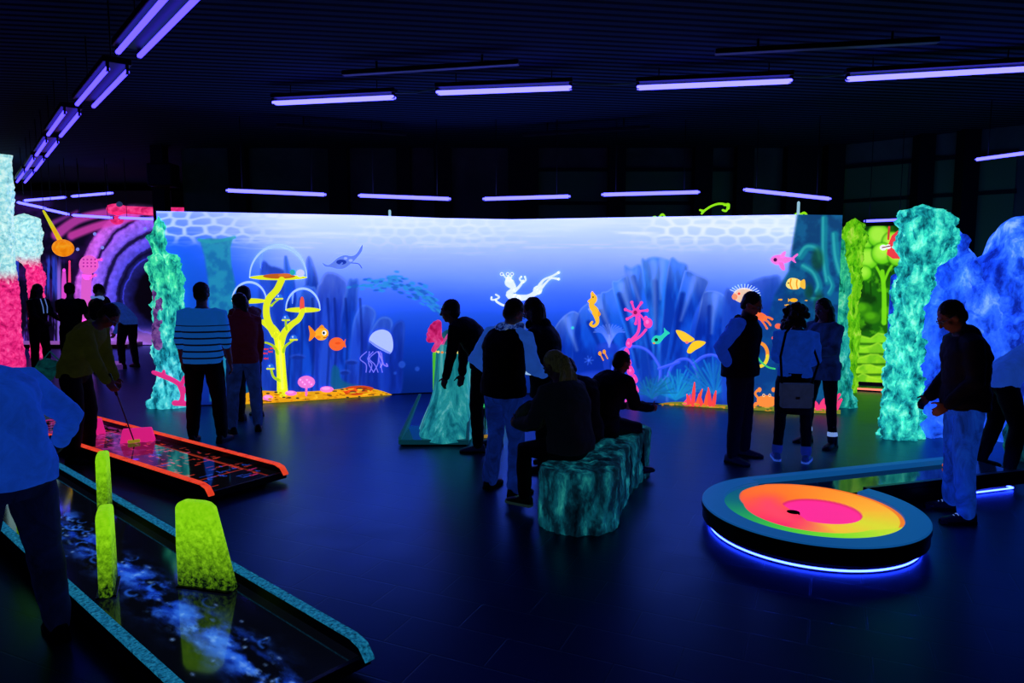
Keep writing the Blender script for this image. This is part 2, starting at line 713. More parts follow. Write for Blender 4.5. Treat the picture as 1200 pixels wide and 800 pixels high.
class Canvas:
    def __init__(s, X, Y):
        s.X, s.Y = X, Y
        s.C = np.zeros(X.shape + (3,))

    def put(s, col, a):
        a = np.clip(np.asarray(a, float), 0, 1)[..., None]
        s.C = s.C * (1 - a) + np.asarray(col, float) * a

    def box(s, pts, pad):
        xs, ys = [p[0] for p in pts], [p[1] for p in pts]
        return np.where((s.X > min(xs) - pad) & (s.X < max(xs) + pad) & (s.Y > min(ys) - pad) & (s.Y < max(ys) + pad))

    def part(s, idx):
        return s.X[idx], s.Y[idx]

    def putat(s, idx, col, a):
        a = np.clip(np.asarray(a, float), 0, 1)[..., None]
        s.C[idx] = s.C[idx] * (1 - a) + np.asarray(col, float) * a

    def poly(s, pts, col, a=1.0, soft=1.5, sm=False, streak=0, col2=None, seed=1, edge=None, ew=4):
        if sm:
            pts = [tuple(p) for p in spline(pts, 5, True)]
        idx = s.box(pts, 6)
        X, Y = s.part(idx)
        if not len(X):
            return
        d, _ = seg_dist(X, Y, pts, True)
        ins = inside(X, Y, pts)
        sd = np.where(ins, d, -d)
        m = sst(-soft, soft, sd) * a
        c = np.asarray(col, float) + np.zeros(X.shape + (3,))
        if col2 is not None:
            n = fbm(X * .10 / max(streak, .3) if streak else X * .1, Y * (.018 if streak else .1), seed)
            w = sst(.35, .65, n)[..., None]
            c = c * (1 - w) + np.asarray(col2, float) * w
        s.putat(idx, c, m)
        if edge is not None:
            y0 = min(p[1] for p in pts)
            tp_ = 1 - sst(y0 + 4, y0 + 46, Y)
            s.putat(idx, edge, m * tp_ * (.30 + .3 * fbm(X * .2, Y * .05, seed + 3)))
            s.putat(idx, edge, m * (1 - sst(0, ew, d)) * (.12 + .6 * tp_))

    def stroke(s, pts, w, col, a=1.0, sm=True, w1=None, soft=.8):
        if sm and len(pts) > 2:
            pts = [tuple(p) for p in spline(pts, 5)]
        idx = s.box(pts, w + 4)
        X, Y = s.part(idx)
        if not len(X):
            return
        d, u = seg_dist(X, Y, pts)
        ww = w / 2 if w1 is None else (w + (w1 - w) * u) / 2
        s.putat(idx, col, (1 - sst(-soft, soft, d - ww)) * a)

    def ell(s, cx, cy, rx, ry, col, a=1.0, soft=1.0, rot=0, seed=None):
        idx = s.box([(cx - max(rx, ry), cy - max(rx, ry)), (cx + max(rx, ry), cy + max(rx, ry))], 4)
        X, Y = s.part(idx)
        if not len(X):
            return
        cr, sr = math.cos(rot), math.sin(rot)
        x, y = (X - cx) * cr + (Y - cy) * sr, -(X - cx) * sr + (Y - cy) * cr
        e = (np.hypot(x / rx, y / ry) - 1) * min(rx, ry)
        s.putat(idx, col, (1 - sst(-soft, soft, e)) * a)


# ================================================================== THE UNDERWATER MURAL
FOOT = [(180, 476.5), (250, 475), (330, 471), (400, 466.5), (457, 462.5), (505, 460.5), (560, 460), (620, 461.5), (680, 466), (740, 471),
        (800, 475), (840, 478), (900, 481.5), (992, 485.5)]
fp = [tuple(p) for p in spline(FOOT, 8)]
FW = np.array([G(a, b) for a, b in fp])
WT, WY = FW[:, 0] / FW[:, 1], FW[:, 1]
TOPK = ([180, 440, 520, 600, 740, 930, 992], [247, 252.5, 255.5, 257, 254.5, 251.5, 252.5])


def on_mural(px, py, eps=0.0):
    px, py = np.asarray(px, float), np.asarray(py, float)
    yy = -(py - 400) / F
    dx, dy, dz = (px - 600) / F, CP + yy * SP, -SP + yy * CP
    t = dx / dy
    y = np.interp(t, WT, WY) - eps
    return np.stack([t * y, y, CAMH + dz / dy * y], -1)


def net(c, x0, x1, y0, y1, cell, strength, seed, col=(215, 235, 255)):
    X, Y = c.X, c.Y
    v = (Y - 235) / (y1 - 235)
    yy = np.maximum(Y - 240 + 4 * (fbm(X * .02, X * 0, seed) - .5), 1) ** .85 / 5.2
    e = voro(X / cell + .2 * vnoise(X * .05, Y * .08, seed), yy, seed)
    m = (1 - sst(.06, .40, e)) ** 1.3 * sst(x0 - 30, x0 + 25, X) * (1 - sst(x1 - 30, x1 + 30, X)) * (1 - sst(y0, y1, Y))
    c.put(col, m * strength)


def paint_mural(c):
    X, Y = c.X, c.Y
    left = sst(360, 190, X)
    off = 66 * left + 6 * sst(900, 985, X) + 10 * (fbm(X * .012, Y * .03, 5) - .5)
    Ye = Y + off
    ky = [240, 258, 272, 288, 305, 325, 345, 368, 395, 425, 450, 520]
    kc = np.array([(222, 240, 255), (208, 228, 255), (190, 214, 254), (168, 194, 252), (142, 172, 250), (106, 146, 246), (66, 112, 238), (34, 86, 224),
                   (14, 62, 194), (7, 46, 152), (5, 34, 118), (3, 24, 92)], float)
    for k in range(3):
        c.C[..., k] = np.interp(Ye, ky, kc[:, k])
    c.put((20, 92, 225), left * sst(262, 300, Y) * (1 - sst(380, 470, Y)) * .75)
    c.put((14, 58, 190), left * sst(360, 430, Y) * .6)
    # drifting light on the water surface
    s = fbm(X * .012, Y * .22, 9)
    c.put((236, 244, 255), sst(.52, .75, s) * (1 - sst(262, 292, Y)) * (1 - .8 * left) * .7)
    c.put((236, 244, 255), sst(.56, .75, fbm(X * .02, Y * .3, 19)) * (1 - sst(275, 312, Y)) * .35 * (1 - .7 * left))
    net(c, 150, 330, 270, 292, 23, .9, 3, (190, 214, 255))
    net(c, 425, 600, 262, 300, 19, .55, 4, (230, 242, 255))
    net(c, 760, 960, 266, 300, 24, .9, 8, (232, 243, 255))
    # teal sunken column at the left
    c.poly([(234, 281), (246, 279), (260, 280), (273, 279), (270, 290), (271, 310), (276, 335), (272, 380), (262, 470), (246, 470), (246, 380), (244, 330), (240, 300)],
           (22, 112, 160), .85, 2, col2=(34, 146, 172), seed=5)
    c.stroke([(233, 281), (250, 283), (275, 278)], 4, (40, 160, 175), .7)
    # tall blue stone pipes on the left half
    def pipe(pts, seed, base=(18, 74, 206), dark=(8, 42, 156), edge=(80, 132, 240)):
        c.poly(pts, base, .92, 1.6, sm=True, streak=1, col2=dark, seed=seed, edge=edge, ew=3.5)
    c.poly([(305, 318), (318, 312), (335, 318), (345, 330), (352, 460), (302, 460)], (30, 70, 200), .75, 2, sm=True, streak=1, col2=(16, 46, 165), seed=20)
    pipe([(334, 460), (333, 320), (335, 300), (339, 312), (346, 340), (350, 460)], 21)
    pipe([(357, 460), (358, 330), (361, 301), (368, 312), (374, 345), (376, 460)], 22, edge=(120, 146, 240))
    pipe([(346, 460), (344, 380), (352, 340), (364, 336), (372, 350), (374, 460)], 23)
    pipe([(370, 460), (370, 350), (376, 330), (382, 320), (392, 320), (402, 326), (408, 336), (400, 370), (398, 460)], 24, (34, 76, 208), (18, 48, 170), (120, 150, 244))
    pipe([(396, 460), (400, 380), (408, 332), (414, 328), (420, 332), (416, 380), (412, 460)], 25)
    pipe([(410, 460), (412, 390), (420, 362), (428, 357), (438, 362), (440, 372), (432, 400), (428, 460)], 26, (30, 72, 204), (16, 44, 160))
    pipe([(430, 460), (432, 400), (440, 378), (450, 371), (460, 378), (456, 410), (452, 460)], 27, (22, 60, 186), (12, 40, 148))
    pipe([(450, 460), (454, 400), (464, 378), (474, 380), (472, 420), (470, 460)], 28, (16, 50, 172), (10, 36, 138), (40, 84, 204))
    for x in (338, 352, 366, 384, 392, 405, 422):
        c.stroke([(x, 350), (x + 2, 400), (x - 1, 458)], 3, (8, 26, 112), .5)
    for x, y, r in ((349, 418, 9), (412, 424, 8), (404, 436, 7)):
        c.ell(x, y, r, 3.4, (46, 84, 208), .55)
        c.ell(x, y + 1, r - 2, 2.2, (8, 28, 118), .7)
        c.stroke([(x, y + 4), (x, 458)], r * 1.1, (18, 50, 160), .5)
    c.poly([(392, 458), (388, 440), (391, 428), (397, 432), (400, 444), (412, 450), (425, 452), (432, 459)], (14, 92, 132), .8, 2, sm=True)
    c.poly([(286, 462), (290, 450), (300, 448), (308, 455), (312, 463)], (14, 92, 132), .8, 2, sm=True)
    # shoal of small fish
    rs = np.random.RandomState(5)
    path = spline([(410, 338), (432, 333), (452, 330), (472, 334), (490, 342), (505, 352), (515, 366), (520, 378)], 10)
    for i in range(150):
        u = rs.beta(1.6, 1.8)
        p = path[int(u * (len(path) - 1))]
        w = 11 * math.sin(PI * min(max(u * 1.1, .12), 1)) ** .7
        x, y = p[0] + rs.randn() * 4, p[1] + rs.randn() * w * .5
        q = path[min(int(u * (len(path) - 1)) + 2, len(path) - 1)]
        a = math.atan2(q[1] - p[1], q[0] - p[0] + 1e-6) * .6
        dk = rs.rand() < .4
        c.ell(x, y, 2.8 + rs.rand() * 1.2, 1.1 + rs.rand() * .5, (30, 96, 190) if dk else (44, 140, 214), .85, .5, a)
    for x, y, r in ((471, 427, 4), (489, 432, 2.6), (463, 437, 1.6)):
        c.ell(x, y, r, r, (50, 100, 225), .6, 1.2)
        c.ell(x, y, r * .6, r * .6, (24, 66, 190), .5, 1)
    # the great fan of stone behind the coral
    lob = [([(648, 470), (640, 420), (650, 385), (664, 368), (676, 366), (690, 385), (715, 440), (724, 470)], (26, 68, 200), 31),
           ([(672, 430), (676, 372), (690, 354), (704, 345), (716, 362), (742, 440), (745, 470), (700, 470)], (28, 72, 206), 32),
           ([(704, 352), (712, 341), (724, 336), (734, 350), (752, 430), (750, 470), (725, 430)], (34, 80, 212), 33),
           ([(718, 338), (724, 329), (734, 324), (742, 340), (760, 420), (758, 470), (742, 420)], (52, 96, 222), 34),
           ([(732, 318), (740, 314), (752, 312), (760, 350), (772, 420), (768, 470), (755, 400)], (44, 90, 220), 35),
           ([(752, 312), (757, 304), (766, 301), (778, 303), (786, 309), (783, 340), (776, 385), (770, 470), (764, 400)], (58, 104, 226), 36),
           ([(822, 352), (826, 342), (838, 341), (850, 348), (862, 372), (864, 470), (806, 470)], (24, 66, 198), 37),
           ([(784, 308), (796, 307), (806, 313), (800, 340), (788, 390), (780, 470), (770, 470), (776, 390)], (40, 86, 216), 38),
           ([(800, 326), (805, 317), (817, 322), (830, 329), (826, 342), (812, 375), (806, 420), (804, 470), (776, 470), (786, 390)], (30, 76, 210), 39),
           ([(852, 352), (866, 352), (880, 372), (878, 470), (856, 470)], (20, 60, 188), 40)]
    for p, b, sd in lob:
        b = (b[0] * .55, b[1] * 1.12, min(b[2] * 1.04, 228))
        c.poly(p, b, .95, 1.4, sm=True, streak=1.5, col2=(b[0] * .4, b[1] * .55, b[2] * .76), seed=sd, edge=(136, 172, 250), ew=2.0)
    c.put((14, 46, 168), sst(400, 470, Y) * sst(640, 680, X) * (1 - sst(860, 900, X)) * .55)
    for a, b in (((742, 325), (764, 420)), ((768, 330), (768, 420)), ((726, 345), (748, 430)), ((704, 365), (730, 440)), ((800, 345), (786, 420)), ((690, 378), (716, 440)), ((832, 360), (826, 430))):
        c.stroke([a, ((a[0] + b[0]) / 2 + 1, (a[1] + b[1]) / 2), b], 6, (5, 34, 140), .7, w1=3, soft=2)
    for a, b in (((766, 308), (768, 385)), ((738, 320), (752, 360)), ((814, 326), (798, 375)), ((776, 306), (774, 350)), ((700, 352), (718, 392)), ((728, 334), (742, 376)), ((838, 346), (834, 390)), ((664, 374), (676, 410))):
        c.stroke([a, b], 8, (128, 166, 250), .5, sm=False, w1=2, soft=3)
    # rounded stones and arches at the foot of the fan
    for cx, cy, rx, ry in ((650, 440, 22, 26), (702, 452, 40, 18), (668, 462, 34, 16), (712, 408, 13, 7), (745, 466, 26, 11), (728, 446, 16, 14)):
        c.ell(cx, cy, rx, ry, (24, 58, 196), .85, 2)
        c.ell(cx - rx * .2, cy - ry * .35, rx * .6, ry * .45, (44, 84, 218), .5, 3)
    c.stroke([(712, 412), (710, 425), (714, 442)], 7, (26, 62, 198), .8)
    for p in ([(716, 468), (718, 432), (726, 412), (742, 406), (758, 410), (770, 424), (774, 438), (768, 466)], [(782, 470), (783, 440), (792, 424), (806, 421), (815, 432), (820, 455)],
              [(772, 432), (784, 428), (796, 424)], [(813, 426), (824, 418), (836, 416), (845, 422), (850, 440)], [(766, 466), (772, 452), (784, 440)]):
        c.stroke(p, 3.6, (52, 86, 232), .9)
        c.stroke([(x - .8, y - .8) for x, y in p], 1.2, (110, 130, 245), .6)
    rs = np.random.RandomState(8)
    for bx, by, n, L, cl in ((792, 468, 26, 34, (22, 128, 190)), (838, 462, 20, 44, (20, 108, 180)), (764, 466, 14, 26, (18, 96, 150))):
        c.ell(bx, by - L * .35, L * .6, L * .55, cl, .4, 6)
        for i in range(n):
            a = -PI / 2 + (i / (n - 1) - .5) * 2.3
            l = L * (.7 + .4 * rs.rand())
            m = (bx + math.cos(a) * l * .5 + rs.randn() * 1.5, by + math.sin(a) * l * .5)
            e = (bx + math.cos(a) * l * 1.05, by + math.sin(a) * l)
            c.stroke([(bx, by), m, e], 1.8, tuple(min(255, v * (1 + .25 * rs.rand())) for v in cl), .8)
            c.stroke([m, (e[0] + 4, e[1] + 5)], 1.2, cl, .7, sm=False)
    for i in range(13):                                     # pale feather star
        a = -PI / 2 + (i / 12 - .5) * 2.5
        c.stroke([(714, 404), (714 + math.cos(a) * 9, 392 + math.sin(a) * 6), (714 + math.cos(a) * 19, 393 + math.sin(a) * 13)], 1.1, (120, 150, 245), .75)
    c.stroke([(714, 406), (714, 393)], 2.4, (120, 150, 245), .8)
    for x, y in ((690, 422), (668, 432)):
        for i in range(7):
            a = i / 7 * 2 * PI
            c.stroke([(x, y), (x + 5 * math.cos(a), y + 5 * math.sin(a))], 1, (70, 120, 245), .7)
    c.ell(671, 384, 1.6, 1.6, (60, 230, 220), 1)
    # dark teal cliff closing the picture on the right
    c.poly([(848, 352), (862, 340), (880, 330), (900, 324), (915, 330), (905, 400), (905, 490), (850, 490)], (24, 70, 196), .9, 2, sm=True, streak=2, col2=(14, 46, 160), seed=44, edge=(90, 130, 240))
    c.poly([(936, 240), (1020, 240), (1020, 496), (878, 492), (874, 450), (886, 400), (900, 372), (908, 345), (924, 318), (928, 290)], (10, 58, 104), .96, 2.5, col2=(14, 84, 128), seed=45)
    c.poly([(885, 360), (905, 330), (920, 340), (915, 400), (905, 480), (870, 480)], (12, 60, 150), .5, 8, sm=True)
    for p, w in (([(938, 300), (946, 290), (958, 292), (962, 304)], 9), ([(942, 312), (954, 320), (960, 334), (958, 342)], 8), ([(966, 256), (966, 300), (970, 330)], 8),
                 ([(972, 325), (976, 335), (972, 344)], 5), ([(952, 350), (964, 352), (970, 366), (966, 384)], 4), ([(978, 275), (980, 300), (985, 320)], 9), ([(936, 420), (950, 440), (948, 470)], 6)):
        c.stroke(p, w, (20, 132, 146), .8, soft=2)
        c.stroke([(x - 1.5, y - 1) for x, y in p], w * .35, (60, 186, 178), .6, soft=1)
    for x, y, rx, ry in ((958, 300, 7, 13), (960, 352, 6, 14), (948, 338, 5, 9)):
        c.ell(x, y + 4, rx, ry, (16, 66, 40), .7, 3)
    c.put((5, 16, 70), sst(462, 480, Y + (X < 520) * 0) * .35)


pxs = np.arange(195, 977.01, .9)
NZ = 235
base = on_mural(pxs, np.interp(pxs, [p[0] for p in fp], [p[1] for p in fp]))
top = on_mural(pxs, np.interp(pxs, *TOPK))
zt = top[:, 2]
zz = np.linspace(0, 1, NZ)
P = np.zeros((NZ, len(pxs), 3))
P[..., 0], P[..., 1] = base[None, :, 0], base[None, :, 1]
P[..., 2] = .015 + zz[:, None] * (zt[None, :] - .015)
U, Vv = proj(P)
cv = Canvas(U, Vv)
paint_mural(cv)
PAINT = paint_mat()


def glow(c):
    """the palest blues of the picture fluoresce well past what the film could hold"""
    b = c[..., 2]
    c[..., 2] = b * (1 + 2.2 * sst(.72, 1.0, b))
    return c


def grid_faces(nr, nc):
    a = np.arange(nr * nc).reshape(nr, nc)
    return np.stack([a[:-1, :-1], a[:-1, 1:], a[1:, 1:], a[1:, :-1]], -1).reshape(-1, 4)


def fast_grid(name, P, colors, mat, parent):
    nr, nc = P.shape[:2]
    fc = grid_faces(nr, nc)
    me = bpy.data.meshes.new(name)
    me.vertices.add(nr * nc)
    me.vertices.foreach_set('co', P.reshape(-1, 3).astype(np.float32).ravel())
    me.loops.add(fc.size)
    me.loops.foreach_set('vertex_index', fc.astype(np.int32).ravel())
    me.polygons.add(len(fc))
    me.polygons.foreach_set('loop_start', np.arange(0, fc.size, 4, dtype=np.int32))
    me.update(calc_edges=True)
    me.materials.append(mat)
    a = me.color_attributes.new('paint', 'FLOAT_COLOR', 'POINT')
    c = np.ones((nr * nc, 4), np.float32)
    c[:, :3] = colors.reshape(-1, 3)
    a.data.foreach_set('color', c.ravel())
    me.polygons.foreach_set('use_smooth', np.ones(len(me.polygons), bool))
    me.validate()
    o = bpy.data.objects.new(name, me)
    COL.objects.link(o)
    o.parent = parent
    return o


morg = np.array([0, float(WY.max()), 0])
MUR = thing('mural', 'long curved glowing blue underwater mural behind the players', 'mural', morg)
fast_grid('painted_canvas', P - morg, glow(lin(np.clip(cv.C, 0, 255))), PAINT, MUR)
# stiff panel behind the canvas
rings = []
for i in range(0, len(pxs), 12):
    b = base[i] - morg
    rings.append([(b[0] * 1.0, b[1] + .012, 0), (b[0] * 1.01, b[1] + .13, 0), (b[0] * 1.01, b[1] + .13, zt[i] - .01), (b[0], b[1] + .012, zt[i] - .01)])
V, Fc = loft([np.array(r) for r in rings])
mesh_obj('backing_panel', V, Fc, BLACK, MUR, smooth=False)


# ---- painted creatures: one raised layer of paint each
def decal(name, shapes, where=on_mural, parent=None, eps=.014, mat=None, org=None, label=None):
    """shapes: ('p', points, colour[, smooth]) fills, ('s', points(x, y[, w]), width, colour) strokes, ('e', cx, cy, rx, ry, colour[, rot])"""
    parent = parent or MUR
    org = morg if org is None else org
    V, Fc, C = [], [], []

    def add(pts, faces, col, k):
        n = len(V)
        w = where([p[0] for p in pts], [p[1] for p in pts], eps + k * .0016) - org
        V.extend(w)
        Fc.extend([tuple(i + n for i in f) for f in faces])
        C.extend([col if np.ndim(col) == 1 else col[i] for i in range(len(pts))] if np.ndim(col) == 1 else list(col))

    for k, s in enumerate(shapes):
        if s[0] == 'p':
            pts = [tuple(p) for p in (spline(s[1], 5, True) if len(s) < 4 or s[3] else s[1])]
            tri = tessellate_polygon([[Vector((p[0], p[1], 0)) for p in pts]])
            add(pts, tri, lin(s[2]), k)
        elif s[0] == 'q':
            n = len(s[1])
            add(list(s[1]) + list(s[2]), [(i, i + 1, n + i + 1, n + i) for i in range(n - 1)], lin(s[3]), k)
        elif s[0] == 'e':
            rot = s[6] if len(s) > 6 else 0
            n = 22
            pts = [(s[1], s[2])]
            for j in range(n):
                a = 2 * PI * j / n
                x, y = s[3] * math.cos(a), s[4] * math.sin(a)
                pts.append((s[1] + x * math.cos(rot) - y * math.sin(rot), s[2] + x * math.sin(rot) + y * math.cos(rot)))
            add(pts, [(0, 1 + j, 1 + (j + 1) % n) for j in range(n)], lin(s[5]), k)
        else:
            q = [tuple(p) + ((s[2],) if len(p) == 2 else ()) for p in s[1]]
            q = [tuple(p) for p in (spline(q, 5) if len(q) > 2 else q)]
            L, R = [], []
            for i, p in enumerate(q):
                a, b = q[max(i - 1, 0)], q[min(i + 1, len(q) - 1)]
                dx, dy = b[0] - a[0], b[1] - a[1]
                l = math.hypot(dx, dy) + 1e-9
                L.append((p[0] - dy / l * p[2] / 2, p[1] + dx / l * p[2] / 2))
                R.append((p[0] + dy / l * p[2] / 2, p[1] - dx / l * p[2] / 2))
            n = len(q)
            add(L + R, [(i, i + 1, n + i + 1, n + i) for i in range(n - 1)], lin(s[3]), k)
            for e in (q[0], q[-1]):
                pts = [(e[0], e[1])] + [(e[0] + e[2] / 2 * math.cos(a), e[1] + e[2] / 2 * math.sin(a)) for a in np.arange(10) * PI / 5]
                add(pts, [(0, 1 + j, 1 + (j + 1) % 10) for j in range(10)], lin(s[3]), k)
    o = mesh_obj(name, V, Fc, mat or PAINT, parent, smooth=False, cols=np.array(C))
    if label:
        o['label'] = label
    return o


YEL, YEL2 = (226, 236, 34), (176, 208, 30)
rs = np.random.RandomState(3)


def sand(name, topl, botl, cols, label, n=60):
    sh = []
    t = spline(topl, 6)
    xs = [p[0] for p in t]
    b = np.interp(xs, [p[0] for p in botl], [p[1] for p in botl])
    poly = [(p[0], p[1]) for p in t] + [(x, y) for x, y in zip(reversed(xs), reversed(list(b)))]
    sh.append(('q', [(p[0], p[1]) for p in t], list(zip(xs, b)), cols[0]))
    for i in range(n):
        x = rs.uniform(min(xs) + 3, max(xs) - 6)
        y0, y1 = np.interp(x, xs, [p[1] for p in t]), np.interp(x, xs, b)
        y = rs.uniform(y0 + 1, y1 - .6) if y1 - y0 > 2 else (y0 + y1) / 2
        cc = cols[1 + rs.randint(len(cols) - 1)]
        sh.append(('e', x, y, rs.uniform(1, 4), min(rs.uniform(.5, 1.1), (y1 - y0) / 2.2), cc))
    return decal(name, sh, label=label, eps=.012)


sand('painted_sand', [(268, 472), (282, 463), (300, 458), (320, 458), (345, 459), (370, 458), (395, 456), (415, 453), (435, 455), (448, 458), (459, 462)],
     [(268, 474.5), (330, 471.2), (400, 466.5), (459, 462.6)], [(224, 160, 22), (240, 190, 40), (150, 96, 16), (70, 60, 40), (236, 176, 20), (200, 130, 14)], 'orange-yellow sand', 120)
decal('painted_sponge', [('p', [(402, 461), (406, 454), (416, 452), (428, 452), (438, 455), (430, 460), (418, 463)], (196, 70, 22)), ('e', 424, 456, 7, 2.4, (150, 46, 20)),
                         ('s', [(408, 459), (414, 455), (420, 459)], 1.6, (240, 90, 30)), ('s', [(410, 456), (404, 458)], 1.6, (244, 96, 40))], eps=.03, label='reddish sponge on the sand')
sand('painted_sand', [(768, 474), (785, 471), (810, 471), (830, 473), (870, 475), (910, 476), (945, 477), (985, 480)], [(768, 474.6), (840, 478), (900, 481.4), (985, 485)],
     [(120, 130, 40), (196, 140, 40), (90, 100, 40), (180, 110, 40), (200, 160, 60)], 'olive and orange sand', 70)

# coral tree with three glass-like domes
tree = [('s', [(331, 459, 13), (330, 440, 11.5), (328, 412, 11), (326, 396, 10.5), (318, 384, 9.5), (308, 377, 6)], 9, YEL),
        ('s', [(322, 392, 9), (314, 376, 8.5), (312, 362, 8), (315, 350, 8), (324, 340, 8), (330, 328, 8)], 8, YEL),
        ('s', [(329, 404, 8), (333, 390, 8), (342, 380, 7), (350, 374, 6.5), (355, 364, 6)], 7, YEL),
        ('s', [(308, 401, 2.2), (314, 402, 2.4), (321, 406, 3), (326, 414, 4)], 3, YEL2), ('s', [(318, 434, 3), (321, 442, 3), (329, 446, 4)], 3, YEL2),
        ('s', [(332, 412, 4), (334, 406, 3), (340, 401, 2.5), (344, 398, 2.5)], 3, YEL2), ('s', [(336, 386, 3), (335, 380, 2.5), (335, 375, 2.5)], 3, YEL2),
        ('s', [(318, 358, 3), (322, 354, 2), (326, 351, 2)], 2, YEL2), ('s', [(331, 455, 3), (329, 420, 3), (327, 400, 2)], 3, (240, 250, 90))]
decal('painted_coral_tree', tree, label='lime-yellow branching coral tree', eps=.022)
for (cx, cy, r, h, extra) in ((326, 325, 33.5, 37, [('e', 327, 323.5, 19, 3, (190, 92, 28)), ('e', 334, 322.4, 8, 2.2, (214, 110, 40)), ('e', 352, 320, 5, 4.5, (200, 206, 250)), ('e', 343, 319, 3.5, 3.5, (40, 170, 170))]),
                              (355, 363, 20, 25, [('s', [(354, 361), (354, 353, 5), (354, 349, 3)], 5.5, (238, 84, 70))]), (292, 352.5, 20, 22, [])):
    arc = [(cx + r * math.cos(a), cy - h * math.sin(a)) for a in np.linspace(.0, PI, 13)]
    sh = [('s', [(cx - r * .62 + .1 * i, cy - h * .30 - h * .11 * i, 1 + .5 * i) for i in range(5)], 2, (110, 156, 246))]
    sh.append(('s', [(p[0], p[1], 1.3 + 1.4 * math.sin(PI * i / 12)) for i, p in enumerate(arc)], 2, (170, 206, 255)))
    sh.append(('e', cx, cy, r + .6, 3.2, YEL))
    decal('painted_dome', sh + extra, eps=.016, label='pale glass-like dome on a yellow dish')
for x, y in ((344, 398), (335, 375), (317, 432), (327, 350)):
    decal('painted_polyp', [('p', [(x - 4, y), (x - 3.4, y - 4), (x, y - 6), (x + 3.4, y - 4), (x + 4, y)], (40, 110, 220)), ('s', [(x - 4, y), (x + 4, y)], 2, YEL), ('e', x - 1, y - 3.4, 1, 1, (200, 220, 255))], eps=.03)
for i, (x, y) in enumerate(((311, 409), (310, 414), (311, 420), (316, 412), (318, 408))):
    decal('painted_red_fish', [('e', x, y, 2, 1, (226, 50, 60)), ('p', [(x + 1.6, y), (x + 3.4, y - 1.4), (x + 3.4, y + 1.4)], (226, 50, 60), False)])
PK = (238, 122, 214)
decal('painted_mushroom', [('s', [(359, 463), (359, 455)], 2.6, (236, 110, 210)), ('p', [(349, 449), (351, 443), (359, 440), (367, 443), (369, 449), (364, 454), (354, 454)], PK)] +
      [('e', 352 + 2.6 * i, 445 + (i % 3) * 2.6, .9, .8, (250, 190, 240)) for i in range(6)], eps=.034, label='pink mushroom coral')
for x, y, rx, ry in ((341, 460.5, 7, 3), (383, 456, 8, 3.6), (314, 466, 6, 3.4)):
    decal('painted_anemone', [('e', x, y, rx, ry, PK), ('e', x - 1, y - 1, rx * .6, ry * .5, (248, 160, 232))], eps=.034)
decal('painted_fish', [('p', [(368, 392), (372, 385), (378, 383), (384, 387), (384.5, 393), (380, 398), (373, 398)], (252, 176, 40)), ('p', [(370, 391), (364, 383), (361.5, 382), (363, 391), (362, 399), (365, 398)], (246, 140, 30)),
                       ('p', [(373, 385), (377, 380.5), (380, 384)], (246, 150, 30)), ('e', 373, 395, 3, 2, (246, 140, 30)), ('e', 380, 390, 2.6, 2.8, (245, 250, 255)), ('e', 379.4, 390, 1.4, 1.7, (20, 40, 60)),
                       ('s', [(379, 395.6), (382, 395.5), (383.6, 394)], 1, (150, 70, 10))], eps=.026, label='orange-yellow fish with a big eye')
decal('painted_round_fish', [('e', 394.5, 403, 9, 7.8, (250, 104, 44)), ('p', [(402, 402), (405, 397), (404.5, 402), (405.5, 407), (402, 405)], (250, 104, 44)), ('e', 396, 402, 3.5, 1.6, (236, 84, 30))], eps=.026, label='round red-orange fish')
jl = [('s', [(446 - 3 * i + 1.5 * math.sin(i), 412), (444 - 4 * i + 4 * math.sin(i * 2), 420), (446 - 3.4 * i, 427), (444 - 2.4 * i + 4 * math.cos(i * 3), 436)], 1.1, (120, 120, 245)) for i in range(6)]
jl += [('s', [(443, 412), (448, 424), (446, 430)], 1.5, (150, 140, 250)), ('s', [(447, 414), (449, 426), (454, 429), (453, 426)], 1.6, (130, 120, 250)),
       ('p', [(432.5, 399), (437, 390), (447, 386), (456, 389), (460, 397), (460.5, 408), (457, 414), (449, 411), (440, 406)], (176, 194, 252)), ('p', [(441, 394), (449, 389), (456, 394), (457, 402), (450, 400)], (222, 230, 255)),
       ('s', [(433, 399.5), (441, 405), (450, 410), (457, 413.5)], 2.2, (120, 140, 246))]
decal('painted_jellyfish', jl, eps=.02, label='white-lilac jellyfish with curling tentacles')
decal('painted_ray', [('p', [(378, 308), (384, 310.5), (389, 308), (396, 302), (404, 299), (412, 300), (418, 297), (423, 289), (425, 287), (424, 294), (418, 302), (412, 308), (404, 314), (396, 315), (388, 313), (381, 312)], (96, 128, 224)),
                      ('e', 400, 307, 6, 3, (30, 58, 166)), ('e', 411, 305, 2.4, 1.6, (150, 176, 246)), ('e', 405, 302.5, 2, 1.4, (150, 176, 246)), ('s', [(396, 313), (401, 308)], 1.6, (96, 130, 226)),
                      ('s', [(412, 308), (420, 309), (424, 314)], 1, (54, 84, 190))], label='blue spotted ray gliding')
WH = (226, 240, 255)
